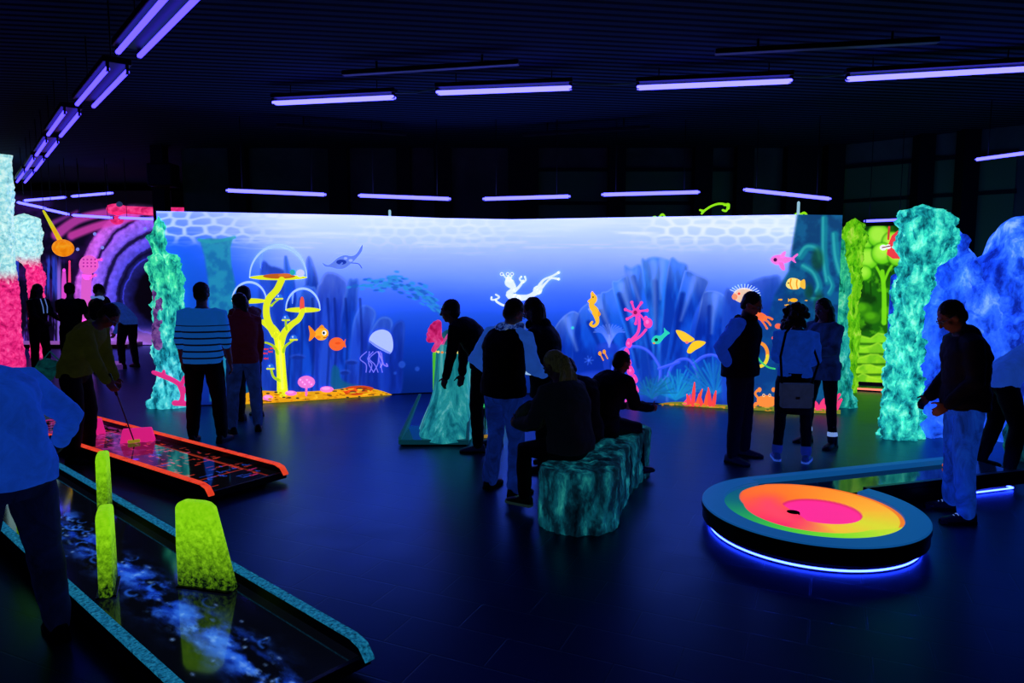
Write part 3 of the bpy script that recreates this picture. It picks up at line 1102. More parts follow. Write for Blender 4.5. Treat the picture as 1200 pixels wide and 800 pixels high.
decal('painted_swimmer', [('s', [(606, 350, 10), (596, 345, 7), (602, 338, 6), (597, 331, 11), (596, 327, 7)], 8, WH), ('s', [(603, 341, 4), (609, 335, 3), (613, 329, 3)], 3, WH),
                          ('s', [(613, 331), (609, 327), (611, 324)], 2, WH), ('s', [(613, 331), (616, 328), (615, 324)], 2, WH), ('s', [(604, 345), (600, 354), (592, 358), (583, 354), (581, 351)], 2.6, WH),
                          ('s', [(581, 351), (576, 351), (576, 348)], 2, WH), ('s', [(581, 351), (585, 348), (581, 345)], 2, WH), ('s', [(606, 349, 8), (618, 348, 6), (626, 344, 6), (630, 340, 11)], 6, WH),
                          ('s', [(630, 338, 5), (637, 328, 2.6), (648, 323, 2.2), (655, 319, 3)], 3, WH), ('s', [(631, 341, 5), (639, 332, 2.6), (646, 326, 2.2), (655, 327, 3)], 3, WH)] +
      [('s', [(597 + d * .4, 328), (596 + d, 322)], 1.6, WH) for d in (-6, 0, 4)] + [('e', 596 + d, 321, 2.2, 2.2, WH) for d in (-8, -1, 4)] + [('e', 596 + d, 321, 1, 1, (70, 110, 220)) for d in (-8, -1, 4)], eps=.02, label='long-limbed white swimming creature')
OY = (250, 190, 44)
decal('painted_seahorse', [('s', [(694, 344, 4), (696, 350, 8), (693, 357, 6), (697, 364, 9), (699, 371, 6), (700, 378, 4), (696, 382, 3.4), (692, 380, 3), (694, 377, 2.4)], 6, OY), ('s', [(695, 349), (690, 353)], 3, OY),
                           ('p', [(701, 364), (704, 368), (701, 371)], (240, 160, 30)), ('s', [(695, 344), (694, 342)], 2, OY), ('e', 695, 348, .9, .9, (60, 30, 10)), ('s', [(690, 362), (693, 366)], 2, (120, 160, 250))], label='golden seahorse')
HP, HP2 = (246, 70, 176), (250, 120, 204)
st = [('s', [(737, 401, 4), (746, 392, 3.4), (749, 384, 3.4), (749, 372, 3)], 3, HP), ('s', [(738, 401, 4), (750, 394, 3), (757, 386, 3)], 3, HP), ('e', 759.5, 378.5, 5.2, 6, HP), ('e', 757, 372, 2, 2, HP), ('e', 758.5, 377, 2, 2.4, HP2)]
for i, (x, y) in enumerate(((737, 402), (734, 413), (736, 424), (739, 434), (743, 444), (744, 456))):
    st.append(('p', [(x - 1.6, y - 5), (x + 1.6, y - 5), (x + 3.6 + i * .25, y + 2), (x, y + 6), (x - 3.6 - i * .25, y + 2)], HP))
    st.append(('e', x - .6, y, 1.4, 1.6, HP2))
st += [('s', [(743, 459), (745, 466), (744, 471)], 4, HP), ('e', 737, 470, 5, 3.4, HP), ('e', 747, 471, 4, 2.4, HP)]
for i in range(7):
    a = i / 7 * 2 * PI - 1.2
    st += [('s', [(745.5, 366), (745.5 + 6 * math.cos(a), 366 + 6 * math.sin(a)), (745.5 + 12.5 * math.cos(a + .12), 366 + 12.5 * math.sin(a + .12))], 2.4, HP), ('e', 745.5 + 13 * math.cos(a + .12), 366 + 13 * math.sin(a + .12), 1.9, 1.9, HP)]
st += [('e', 745.5, 366, 5, 5, HP), ('e', 744.5, 366, 2.2, 2.4, (150, 20, 90))]
decal('painted_anemone_stalk', st, eps=.018, label='hot-pink beaded stalk with a star flower')
for x0, y0 in ((703, 414), (708, 412)):
    decal('painted_feeler', [('s', [(x0 + 4, y0 + 8), (x0, y0)], 1.4, (240, 150, 50)), ('e', x0, y0, 2, 2.6, (246, 160, 50))])
decal('painted_feeler', [('s', [(700, 448), (700, 441)], 2.2, (240, 150, 50))])
decal('painted_feeler', [('s', [(721, 458), (725, 453)], 2.2, (246, 160, 50)), ('e', 725.5, 453, 1.6, 1.6, (246, 160, 50))])
decal('painted_teal_fish', [('p', [(764, 397), (768, 393), (774, 393), (779, 389), (783, 391), (778, 396), (773, 402), (768, 403), (764, 401)], (44, 214, 180)), ('p', [(779, 391), (778, 384), (781, 387), (785, 390), (782, 392)], (44, 214, 180)),
                            ('e', 769, 398, 2.2, 2, (12, 40, 50)), ('e', 766.4, 402, 1.6, 1, (240, 150, 60))], label='small teal fish with a dark eye')
decal('painted_winged_fish', [('p', [(792, 387), (800, 388), (810, 394), (814, 398), (808, 401), (801, 400), (796, 395)], (252, 204, 50)), ('p', [(805, 412), (808, 405), (813, 400), (820, 399), (827, 401), (822, 406), (815, 410), (809, 414)], (252, 206, 40)),
                              ('e', 805, 401, 2, 1.6, (250, 130, 110))], label='yellow fish with two wing-like fins')
decal('painted_pink_fish', [('p', [(903, 305), (906, 300), (914, 298.5), (922, 301), (929, 302), (926, 306), (918, 309), (909, 310)], (246, 120, 214)), ('p', [(927, 303), (934, 297), (935, 299), (931, 303), (933, 308), (929, 306)], (246, 110, 206)),
                            ('p', [(914, 300), (918, 295), (921, 295), (919, 301)], (250, 130, 220)), ('p', [(912, 308), (916, 316), (920, 316), (918, 308)], (246, 110, 206)), ('e', 908.5, 304.3, 2.2, 2.2, (70, 10, 80))], label='pink dolphin-like fish')
decal('painted_striped_fish', [('p', [(921, 333), (924, 327), (930, 325.5), (937, 328), (939, 332), (936, 338), (929, 339), (923, 337)], (250, 226, 120)), ('p', [(938, 330), (943, 327.5), (943.5, 338), (938, 336)], (250, 190, 60)),
                               ('s', [(927, 327), (926, 333), (928, 338)], 1.8, (236, 150, 40)), ('s', [(934, 328), (933.5, 333), (934.5, 338)], 1.8, (236, 150, 40)), ('e', 924, 331.6, .9, .9, (60, 30, 10))], eps=.02, label='pale yellow striped fish')
for x, y, s in ((930, 351.6, 4.6), (915, 351, 2), (923, 357.5, 2.4), (945, 352, 1.4)):
    decal('painted_yellow_fish', [('e', x, y, s, s * .5, (246, 176, 30)), ('p', [(x - s * .8, y), (x - s * 1.4, y - s * .5), (x - s * 1.4, y + s * .5)], (246, 176, 30), False)], eps=.02)
decal('painted_puffer', [('e', 872, 346, 13, 9, (236, 200, 170)), ('e', 861, 347.6, 3.4, 3.6, (246, 150, 110)), ('e', 866, 344, 1.6, 1.6, (240, 80, 60))] +
      [('s', [(872 + 12 * math.cos(a), 346 + 8 * math.sin(a)), (872 + 19 * math.cos(a), 346 + 13 * math.sin(a))], 1, (190, 220, 255)) for a in np.linspace(-2.6, .2, 14)], eps=.018, label='pale spiny puffer fish')
decal('painted_lobster', [('p', [(884, 366), (892, 366), (899, 371), (897, 376), (890, 375), (885, 371)], (250, 110, 60)), ('s', [(896, 371), (901, 372), (905, 374)], 2.6, (250, 120, 60)), ('s', [(895, 374), (900, 377), (903, 381)], 2.4, (250, 120, 60)),
                          ('s', [(892, 375), (896, 380), (899, 385)], 2.2, (250, 120, 60))], eps=.018, label='orange lobster')
decal('painted_snail', [('e', 912, 382, 4, 3.2, (250, 104, 70))], eps=.018)
decal('painted_snail', [('e', 906, 396, 1.8, 2, (250, 90, 60))], eps=.018)
ring = [(890 + 9.5 * math.cos(a), 415.5 + 13.5 * math.sin(a)) for a in np.linspace(-1.9, 1.75, 12)]
decal('painted_hoop', [('s', [(p[0], p[1]) for p in ring[:7]], 4, (250, 150, 50)), ('s', ring[6:], 4, (240, 214, 50)), ('s', [(887, 417), (892, 424), (900, 430), (908, 432)], 2, (60, 200, 110))], eps=.018, label='orange and yellow ring-shaped eel')
CR = (250, 140, 60)
cb = [('p', [(887, 470), (889, 465), (898, 463), (906, 465), (909, 470), (905, 476), (891, 476)], CR), ('s', [(889, 467), (885, 461), (888, 457)], 2.6, CR), ('s', [(907, 467), (911, 461), (908, 457)], 2.6, CR),
      ('e', 890, 456.5, 2.4, 2.8, CR), ('e', 906.5, 456.5, 2.4, 2.8, CR), ('e', 895, 463, 1.7, 1.9, (250, 200, 150)), ('e', 902, 463, 1.7, 1.9, (250, 200, 150)), ('e', 895, 463, .7, .8, (60, 20, 10)), ('e', 902, 463, .7, .8, (60, 20, 10))]
for d in (0, 1, 2):
    cb += [('s', [(890, 472), (885 - d, 472 + 2.5 * d), (883.5 - d * .6, 476 + d)], 1.5, CR), ('s', [(906, 472), (911 + d, 472 + 2.5 * d), (912.5 + d * .6, 476 + d)], 1.5, CR)]
decal('painted_crab', cb, eps=.03, label='orange crab with raised claws')
rc = []
for x, h, dx in ((812, 26, 2), (817, 18, 6), (822, 12, -3), (827, 17, 3), (832, 20, -2), (836, 16, 3), (808, 12, -3)):
    rc += [('s', [(x, 474, 5), (x + dx * .5, 474 - h * .55, 4), (x + dx, 474 - h, 1.4)], 3, (246, 92, 52) if x % 2 else (250, 70, 70))]
decal('painted_red_coral', rc, eps=.026, label='red-orange branching coral')
decal('painted_pink_coral', [('p', [(800, 474), (803, 469), (806, 466), (809, 461.5), (809.5, 468), (809, 474)], (250, 70, 120))], eps=.026, label='small pink cone coral')
decal('painted_jar', [('p', [(939, 424), (950, 420), (957, 424), (958, 450), (950, 470), (941, 462), (939, 440)], (120, 44, 24)), ('s', [(944, 412), (943, 420), (950, 424), (955, 420)], 2.4, (226, 210, 190)), ('e', 950, 417, 3.6, 4, (240, 170, 60)),
                      ('s', [(954, 446), (956, 456), (953, 462)], 2.4, (226, 200, 190)), ('e', 946, 438, 2, 3, (250, 120, 60))], eps=.02, label='brown jar with a pale handle')
pc = []
for x, y, h, dx in ((962, 478, 10, 4), (968, 478, 14, 6), (974, 478, 16, 10), (958, 478, 8, -4), (980, 478, 10, 6)):
    pc.append(('s', [(x, y, 6), (x + dx * .5, y - h * .6, 5), (x + dx, y - h, 3)], 4, (250, 60, 120)))
decal('painted_pink_coral', pc, eps=.028, label='bright pink coral at the right end')

# posts of the panel and the neon tendril clipped to its top edge
for px in (457, 935):
    p = on_mural(px, 300)
    V, Fc = tube([(p[0], p[1] + .05, zt.mean() - .2), (p[0], p[1] + .05, zt.mean() + .12)], .02, 8)
    mesh_obj('panel_post', np.array(V) - morg, Fc, plain('pale_post', (170, 220, 230), .5, .7), MUR)
NEON = plain('neon_green_tendril', (150, 236, 20), .5, .9)
for pts in ([(826, 249), (830, 245), (838, 240), (846, 237.5), (853, 238), (857, 241), (855, 246), (851, 245)], [(853, 239), (858, 238), (858, 243)], [(828, 246), (824, 245)], [(943, 251), (948, 248), (951, 251)], [(938, 250), (941, 249), (945, 251)],
            [(775, 254), (779, 250), (782, 253)], [(768, 254), (770, 253), (773, 255)]):
    w = [on_mural(*p) + np.array([0, .16, 0]) - morg for p in pts]
    V, Fc = tube([np.array(q) for q in spline(w, 4)], .016, 7)
    mesh_obj('neon_tendril', V, Fc, NEON, MUR)
# ================================================================== ROCKS AND FAR PICTURES
TEAL = [(.25, (2, 22, 32)), (.37, (6, 70, 84)), (.46, (18, 138, 140)), (.56, (50, 200, 176)), (.70, (140, 240, 210))]


def rough(p, s, sq=.5):
    q = Vector((p.x * s, p.y * s, p.z * s * sq))
    return mn.fractal(q, .9, 2.0, 5)


def ridged(p, s, sq=.45):
    q = Vector((p.x * s, p.y * s, p.z * s * sq))
    return abs(mn.noise(q)) + .5 * abs(mn.noise(q * 2.1)) + .25 * abs(mn.noise(q * 4.3))


def rock_column(name, label, profile, mat, depth_ratio=.8, n=90, m=150, amp=.10, seed=0, back=.18, cat='rock pillar', group=None):
    """profile: (py, x_left, x_right) from top to foot"""
    py0, l0, r0 = profile[-1]
    foot = G((l0 + r0) / 2, py0)
    y = foot[1] + back
    t = thing(name, label, cat, (foot[0], y, 0), 0, group)
    pr = spline([np.array(p, float) for p in profile], 12)
    zs = np.array([D(600, p[0], y)[2] for p in pr])
    xl = np.array([D(p[1], p[0], y)[0] for p in pr])
    xr = np.array([D(p[2], p[0], y)[0] for p in pr])
    zs[-1] = 0
    o = np.argsort(zs)
    zs, xl, xr = zs[o], xl[o], xr[o]
    V = []
    zz = np.linspace(0, zs[-1], m)
    zz = np.r_[zz, zs[-1] + .015, zs[-1] + .02]
    for i, z in enumerate(zz):
        a, b = np.interp(z, zs, xl), np.interp(z, zs, xr)
        s = 1.0 if i < m - 6 else max(.12, math.cos((i - m + 6) / 8.5 * PI / 2))
        cx, rx = (a + b) / 2 - foot[0], (b - a) / 2
        ry = rx * depth_ratio + .03
        for j in range(n):
            u = 2 * PI * j / n
            p = Vector((cx + rx * s * math.cos(u), ry * s * math.sin(u), z))
            q = p + Vector((seed * 7.3, seed * 3.1, seed * 5.7))
            d = amp * (.75 * rough(q, 5.0) + 1.1 * (ridged(q, 6.0) - .45)) + amp * .35 * rough(q, 17, .8)
            k = 1 + d / max(rx, .12)
            V.append((cx + rx * s * k * math.cos(u), ry * s * k * math.sin(u), max(0, z + (.25 * d if 3 < i < m - 2 else 0))))
    Fc = []
    R = len(zz)
    for i in range(R - 1):
        for j in range(n):
            k = (j + 1) % n
            Fc.append((i * n + j, i * n + k, (i + 1) * n + k, (i + 1) * n + j))
    V.append((np.mean([v[0] for v in V[-n:]]), 0, zz[-1] + .02))
    for j in range(n):
        Fc.append((len(V) - 1, (R - 1) * n + j, (R - 1) * n + (j + 1) % n))
    mesh_obj('rock_body', V, Fc, mat, t)
    return t


GREENTEAL = patterned('teal_rock_paint_green', [(.25, (2, 26, 34)), (.37, (6, 80, 82)), (.46, (22, 150, 130)), (.57, (60, 214, 156)), (.70, (170, 246, 200))], 10, 9, .25, emit=1.15, stretch=(1, 1, .45), bump=.5,
                      mix=(.7, 1.9, [(.25, (3, 26, 40)), (.37, (8, 76, 96)), (.46, (22, 140, 160)), (.57, (70, 200, 206)), (.70, (150, 230, 226))]))
tp = rock_column('rock_pillar', 'green-teal knobbly rock pillar at the left end of the mural, pink coral at its foot',
                 [(252, 184, 188), (262, 182, 193), (280, 177, 199), (296, 177, 200), (304, 175, 212), (318, 176, 215), (340, 179, 217), (380, 182, 220), (430, 184, 221), (460, 182, 219), (474, 178, 221)], GREENTEAL, amp=.085, seed=1, depth_ratio=.7, back=-.12)
# lilac moss on the shaded flank and the pink coral branch
lo = np.array(tp.location)
PINKC = plain('hot_pink_coral', (252, 54, 150), .6, .75)
cor = []
for pts in ([(180, 436, .05), (190, 440, .06), (200, 444, .06), (210, 450, .055), (217, 458, .05)], [(210, 450, .055), (214, 462, .05), (212, 472, .06)], [(192, 440, .05), (192, 434, .03)], [(214, 448, .05), (216, 441, .03)], [(205, 472, .07), (218, 473, .06)]):
    w = [D(p[0], p[1], lo[1] - .27) - lo for p in pts]
    cor.append(tube(spline(w, 4), [float(v) for v in np.interp(np.linspace(0, 1, (len(w) - 1) * 4 + 1), np.linspace(0, 1, len(w)), [p[2] * .62 for p in pts])], 9))
blob('coral_branch', cor, .014, PINKC, tp, 1)['label'] = 'hot-pink forked coral branch'
LIL = patterned('lilac_moss', [(.35, (40, 40, 110)), (.5, (150, 90, 190)), (.7, (210, 150, 226))], 9, 6, emit=.4)
blob('moss_patch', [ellipsoid(D(184 + rs.uniform(-1, 3), y, lo[1] - .13) - lo, (.075, .07, .12)) for y in range(345, 402, 8)], .016, LIL, tp, 1, lambda p: .02 * rough(p, 14))['label'] = 'lilac moss'

GT2 = patterned('teal_rock_paint_jungle', [(.25, (2, 34, 26)), (.37, (8, 96, 60)), (.46, (26, 160, 110)), (.57, (70, 214, 130)), (.70, (150, 240, 160))], 9, 9, .7, emit=.75, stretch=(1, 1, .4), bump=.5,
                mix=(.9, 2.3, [(.25, (2, 30, 34)), (.37, (6, 84, 84)), (.46, (18, 146, 134)), (.57, (50, 196, 170)), (.70, (130, 230, 200))]))
rock_column('rock_pillar', 'narrow teal and green rock pillar at the right end of the mural beside the jungle picture',
            [(276, 974, 981), (284, 970, 988), (300, 968, 990), (330, 972, 992), (380, 976, 993), (430, 980, 996), (460, 980, 1000), (475, 978, 1004)], GT2, amp=.075, seed=2, depth_ratio=.8, back=-.06)
GREENR = patterned('lime_rock_paint', [(.25, (6, 40, 4)), (.37, (40, 120, 8)), (.46, (90, 190, 14)), (.57, (140, 226, 30)), (.70, (210, 246, 90))], 9, 9, .7, emit=.75, stretch=(1, 1, .4), bump=.5)
rock_column('rock_pillar', 'lime-green mossy rock pillar framing the jungle picture', [(258, 996, 1008), (266, 990, 1014), (280, 988, 1013), (300, 990, 1008), (350, 992, 1006), (400, 993, 1005), (440, 994, 1003), (462, 994, 1004)], GREENR, amp=.09, seed=3, depth_ratio=.8)
BIGT = patterned('turquoise_rock_paint', TEAL, 8.5, 10, .25, emit=1.25, stretch=(1, 1, .6), bump=.6)
rock_column('rock_pillar', 'tall craggy turquoise rock pillar with an overhanging head in front of the blue rock wall',
            [(243, 1066, 1096), (248, 1060, 1110), (258, 1057, 1116), (275, 1056, 1117), (290, 1056, 1114), (302, 1055, 1108), (315, 1054, 1096), (335, 1050, 1090), (360, 1046, 1082), (385, 1043, 1080), (405, 1041, 1078), (430, 1042, 1077), (455, 1043, 1079),
             (475, 1039, 1076), (495, 1034, 1075), (508, 1031, 1075), (516, 1030, 1076)], BIGT, n=120, m=220, amp=.10, seed=4, depth_ratio=.75)

# ---- blue rock wall
BLUER = patterned('blue_rock_paint', [(.25, (3, 10, 60)), (.37, (10, 36, 150)), (.47, (22, 74, 220)), (.58, (60, 120, 246)), (.72, (150, 190, 255))], 4.6, 10, .3, emit=1.15, stretch=(1, 1, .5), bump=.6,
                  mix=(1.0, 2.3, [(.25, (3, 12, 60)), (.39, (12, 40, 150)), (.48, (26, 76, 214)), (.60, (40, 96, 226)), (.72, (70, 130, 245))]))
TOPB = [(1064, 345), (1072, 318), (1086, 312), (1100, 306), (1114, 300), (1120, 288), (1124, 272), (1130, 265), (1137, 270), (1141, 284), (1147, 288), (1152, 286), (1160, 298), (1166, 303), (1176, 299), (1184, 294), (1189, 280), (1194, 266), (1204, 256),
        (1220, 250), (1250, 256), (1300, 246), (1380, 262), (1440, 270)]
bp0, bp1 = G(1062, 508), G(1440, 540)
wt = thing('rock_wall', 'craggy glowing blue rock wall with pale peaks behind the man in jeans', 'rock wall', bp0)
NU, NV = 260, 170
tv = spline([np.array(p, float) for p in TOPB], 4)
V = []
for layer in (0, 1):
    for iv in range(NV):
        v = iv / (NV - 1)
        for iu in range(NU):
            u = iu / (NU - 1)
            b = bp0 * (1 - u) + bp1 * u
            px, _ = proj(np.array([b[0], b[1], 1.8]))
            zt_ = CAMH + (D(px, np.interp(px, [q[0] for q in tv], [q[1] for q in tv]), b[1])[2] - CAMH)
            z = zt_ * v
            p = Vector((b[0], b[1], z))
            if layer == 0:
                d = .20 * rough(p, 1.7, .8) + .26 * (ridged(p, 2.6, .7) - .5) + .07 * rough(p, 6, .8) + .04 * rough(p, 14, .8) + .10 * (1 - v) + .22 * math.exp(-((z - 1.75 - .3 * mn.noise(p * 1.2)) / .16) ** 2) * max(0, mn.noise(p * 1.5) + .3)
                back = .32 * max(0, (v - .8) / .2) ** 2
                x, y = p.x, p.y - d * (1 if v < .97 else .5) + back
            else:
                x, y = p.x, p.y + .55 - .12 * (v > .97)
            V.append((x - bp0[0], y - bp0[1], z))
f0 = grid_faces(NV, NU)
Fc = [tuple(f) for f in f0] + [tuple(f[::-1] + NV * NU) for f in f0]
o = NV * NU
for i in range(NU - 1):
    Fc.append(((NV - 1) * NU + i, (NV - 1) * NU + i + 1, o + (NV - 1) * NU + i + 1, o + (NV - 1) * NU + i))
for i in range(NV - 1):
    Fc.append((i * NU, (i + 1) * NU, o + (i + 1) * NU, o + i * NU))
    Fc.append((i * NU + NU - 1, o + i * NU + NU - 1, o + (i + 1) * NU + NU - 1, (i + 1) * NU + NU - 1))
mesh_obj('rock_body', V, Fc, BLUER, wt)

# ---- boulder cut by the frame
BOULD = patterned('dark_teal_boulder', [(.25, (3, 16, 30)), (.48, (8, 62, 84)), (.56, (24, 120, 124)), (.8, (60, 170, 150))], 5, 8, 1.2, emit=.35, bump=.5)
c = G(1225, 540)
t = thing('boulder', 'low dark teal boulder at the foot of the blue rock wall', 'boulder', (c[0], c[1], 0))
blob('rock_body', [ellipsoid((0, 0, .2), (.36, .34, .34)), ellipsoid((.3, .05, .16), (.35, .3, .3))], .025, BOULD, t, 2, lambda p: .06 * rough(p, 4) + .02 * rough(p, 14))
o = t.children[0]
for v in o.data.vertices:
    v.co.z = max(v.co.z, 0)

# ---- jungle picture
gl, gr = G(978, 449.5), G(1066, 453.8)
NZJ, NXJ = 230, 260
Pj = np.zeros((NZJ, NXJ, 3))
uj = np.linspace(0, 1, NXJ)
Pj[..., 0] = (gl[0] + (gr[0] - gl[0]) * uj)[None]
Pj[..., 1] = (gl[1] + (gr[1] - gl[1]) * uj)[None]
Pj[..., 2] = np.linspace(.06, 2.72, NZJ)[:, None]
Uj, Vj = proj(Pj)
cj = Canvas(Uj, Vj)
cj.C[:] = (26, 96, 8)
cj.put((14, 56, 6), sst(.4, .7, fbm(Uj * .06, Vj * .06, 70)))
cj.put((90, 190, 14), sst(.55, .75, fbm(Uj * .09, Vj * .1, 71)) * .7)
for k, y in enumerate((396, 408, 420, 432, 444)):
    cj.poly([(970, y + 3)] + [(975 + 9 * i, y - 4 + 3.2 * math.sin(i * 1.7 + k) + (i % 2) * 1.4) for i in range(16)] + [(1115, 470), (970, 470)], (100 + 8 * k, 206, 16), .9, 1.2, sm=False, col2=(60, 158, 10), seed=80 + k, edge=(190, 244, 60), ew=2.4)
    cj.stroke([(970, y + 6), (1020, y + 7), (1060, y + 6)], 3, (24, 84, 6), .7)
for x, y, r in ((1010, 362, 12), (1022, 372, 10), (1004, 380, 9), (1042, 366, 11), (1052, 380, 12), (1064, 366, 10), (1000, 350, 7)):
    cj.ell(x, y, r, r * .7, (58, 140, 10), .8, 2)
    cj.ell(x - 2, y - 2, r * .6, r * .4, (96, 190, 16), .6, 2)
for x in (998, 1004, 1012, 1020, 1048, 1056):
    cj.stroke([(x, 330), (x + 1, 352)], 1.6, (16, 60, 4), .8)
cj.stroke([(1036, 378, ), (1036, 345), (1034, 318)], 6, (120, 220, 20), .95, w1=5)
cj.stroke([(1035, 330), (1030, 318), (1024, 308)], 3, (120, 220, 20), .95)
cj.stroke([(1036, 330), (1042, 316), (1048, 308)], 3, (120, 220, 20), .95)
for x, y, r in ((1012, 282, 11), (1030, 276, 13), (1046, 284, 12), (1017, 303, 12), (1034, 297, 12), (1052, 300, 11), (1013, 320, 8), (1060, 285, 12)):
    cj.ell(x, y, r + 1.4, r + 1.4, (40, 130, 8), .8, 1.4)
    cj.ell(x, y, r, r, (112, 214, 24), .95, 1.5)
    cj.ell(x - 1, y - 1.5, r * .75, r * .72, (176, 240, 70), .8, 4)
cj.put((8, 30, 6), (1 - sst(258, 268, Vj)) * .8)
JUN = thing('jungle_picture', 'glowing green jungle picture with a round-leaved tree between two rock pillars', 'mural', gl)
fast_grid('painted_canvas', Pj - gl, lin(np.clip(cj.C, 0, 255)), PAINT, JUN)
V, Fc = beam(np.r_[gl[:2], 1.36] + (0, .06, 0), np.r_[gr[:2], 1.36] + (0, .06, 0), .1, 2.72)
mesh_obj('backing_panel', np.array(V) - gl, Fc, BLACK, JUN, smooth=False)


def on_jungle(px, py, eps=0.0):
    out = []
    for a, b in zip(np.atleast_1d(px), np.atleast_1d(py)):
        d = ray(a, b)
        m = (gr[1] - gl[1]) / (gr[0] - gl[0])
        y = (gl[1] - m * gl[0]) / (1 - m * d[0] / d[1]) - eps
        out.append(D(a, b, y))
    return np.array(out)


RED = (236, 60, 66)
decal('painted_swing_rider', [('p', [(1052, 270), (1045, 276), (1041, 286), (1039, 298), (1046, 303), (1056, 303), (1062, 280)], RED, False), ('s', [(1042, 266), (1041, 280)], 2.6, (200, 60, 50)), ('e', 1035, 290, 4, 3.4, (240, 236, 230)), ('e', 1041, 289, 3, 2.8, (240, 236, 230)),
                              ('s', [(1034, 290), (1044, 288)], 1.2, (120, 30, 40))], on_jungle, JUN, .014, org=gl, label='red-clothed legs with white shoes on a swing')
decal('painted_stream', [('e', 1038, 405, 4, 5, (60, 210, 190)), ('e', 1040, 410, 3, 3, (150, 240, 220))], on_jungle, JUN, .014, org=gl)
# red light strip at its foot
sl, sr = G(992, 457), G(1075, 462)
V, Fc = beam(sl + (0, .02, .03), sr + (0, .02, .03), .03, .035)
t = thing('light_strip', 'glowing red light strip along the floor below the green jungle picture', 'light strip', sl)
mesh_obj('diffuser', np.array(V) - sl, Fc, lamp_mat('red_strip', (1.0, .16, .10), 2.2), t, smooth=False)
V, Fc = beam(sl + (0, .05, .012), sr + (0, .05, .012), .1, .02)
mesh_obj('mounting_channel', np.array(V) - sl, Fc, DARKMETAL, t, smooth=False)

# ---- pillars of the space corner
WP = patterned('white_over_pink_rock', [(.25, (70, 130, 150)), (.45, (150, 220, 226)), (.6, (206, 246, 240)), (.8, (240, 255, 250))], 11, 9, .5, emit=.95, bump=.5,
               mix=(1.72, 1.98, [(.25, (110, 4, 60)), (.45, (226, 30, 120)), (.6, (255, 66, 150)), (.8, (255, 130, 190))]))
rock_column('rock_pillar', 'tall rough pillar, white above and pink below, at the left edge', [(168, -6, 8), (178, -14, 11), (230, -16, 13), (292, -14, 14), (298, -16, 15), (350, -18, 19), (400, -18, 23), (434, -22, 26)], WP, amp=.05, seed=6)
WP2 = patterned('white_cap_over_pink', [(.25, (70, 130, 150)), (.45, (150, 220, 226)), (.6, (206, 246, 240)), (.8, (240, 255, 250))], 11, 9, .5, emit=.95, bump=.5,
                mix=(2.05, 2.3, [(.25, (110, 4, 60)), (.45, (226, 30, 120)), (.6, (255, 66, 150)), (.8, (255, 130, 190))]))
rock_column('rock_pillar', 'shorter pink pillar with a fat white cap, second from the left edge', [(252, 18, 38), (256, 15, 44), (272, 14, 47), (290, 14, 47), (302, 18, 45), (310, 28, 46), (330, 34, 50), (370, 36, 51), (400, 37, 53), (420, 37, 54)], WP2, amp=.06, seed=7)

# ---- space picture
ys0 = 18.3
NZS, NXS = 250, 420
Ps = np.zeros((NZS, NXS, 3))
xa, xb = D(-80, 320, ys0)[0], D(205, 320, ys0)[0]
Ps[..., 0] = np.linspace(xa, xb, NXS)[None]
Ps[..., 1] = ys0
Ps[..., 2] = np.linspace(.02, 4.0, NZS)[:, None]
Us, Vs = proj(Ps)
cs = Canvas(Us, Vs)
cs.C[:] = (10, 6, 30)
cs.put((60, 22, 110), sst(.45, .7, fbm(Us * .03, Vs * .05, 90)) * .6)
ang = np.arctan2(Vs - 345, Us - 186)
R = np.hypot((Us - 186), (Vs - 345) * .92) * (1 + .05 * np.sin(ang * 2 + .6)) + 5 * (fbm(Us * .08, Vs * .08, 92) - .5)
tun = [(0, (4, 3, 16)), (26, (5, 4, 22)), (30, (20, 20, 90)), (42, (46, 50, 180)), (47, (16, 14, 70)), (52, (70, 64, 200)), (62, (96, 76, 214)), (66, (24, 16, 84)), (71, (110, 80, 216)), (82, (140, 84, 216)), (85, (40, 18, 96)), (90, (160, 84, 208)), (100, (176, 80, 196)), (104, (44, 14, 84)), (112, (14, 6, 40))]
m = (1 - sst(104, 113, R))
tc_ = np.stack([np.interp(R, [q[0] for q in tun], [q[1][k] for q in tun]) for k in range(3)], -1)
tc_ = np.where(tc_.sum(-1, keepdims=True) > 260, tc_ * 1.15, tc_ * .7) * (.72 + .5 * fbm(Us * .25, Vs * .25, 93))[..., None]
cs.C = cs.C * (1 - m[..., None]) + tc_ * m[..., None]
for p, w, w1, col in (([(66, 275), (90, 258), (120, 250), (150, 247)], 12, 8, (190, 60, 170)), ([(84, 276), (110, 266), (132, 260), (160, 254)], 10, 8, (206, 60, 170)), ([(60, 262), (90, 248)], 6, 3, (120, 40, 140))):
    cs.stroke(p, w, col, .85, w1=w1, soft=2.5)
dr = fbm(Us * .35, Vs * .012, 95)
lm = 1 - sst(68, 78, Us)
cs.put((40, 60, 190), lm * sst(.48, .62, dr) * sst(296, 306, Vs) * (1 - sst(340, 375, Vs + 40 * (dr - .5))) * .95)
cs.put((5, 4, 20), lm * sst(345, 362, Vs + 50 * (dr - .5)) * (1 - sst(385, 392, Vs)) * .8)
cs.put((110, 70, 220), lm * sst(.5, .62, fbm(Us * .4, Vs * .015, 96)) * sst(362, 376, Vs) * .8)
cs.put((150, 110, 235), sst(66, 68, Us) * (1 - sst(70, 73, Us)) * sst(300, 320, Vs) * .8)
cs.put((190, 120, 230), sst(380, 396, Vs) * sst(95, 130, Us) * .7)
cs.put((4, 2, 10), 1 - sst(232, 246, Vs + .10 * (120 - Us)))
SPC = thing('space_picture', 'glowing purple space picture with a ringed blue tunnel in the far corner', 'mural', (0, ys0, 0))
so = np.array([0, ys0, 0])
fast_grid('painted_canvas', Ps - so, lin(np.clip(cs.C, 0, 255)), PAINT, SPC)
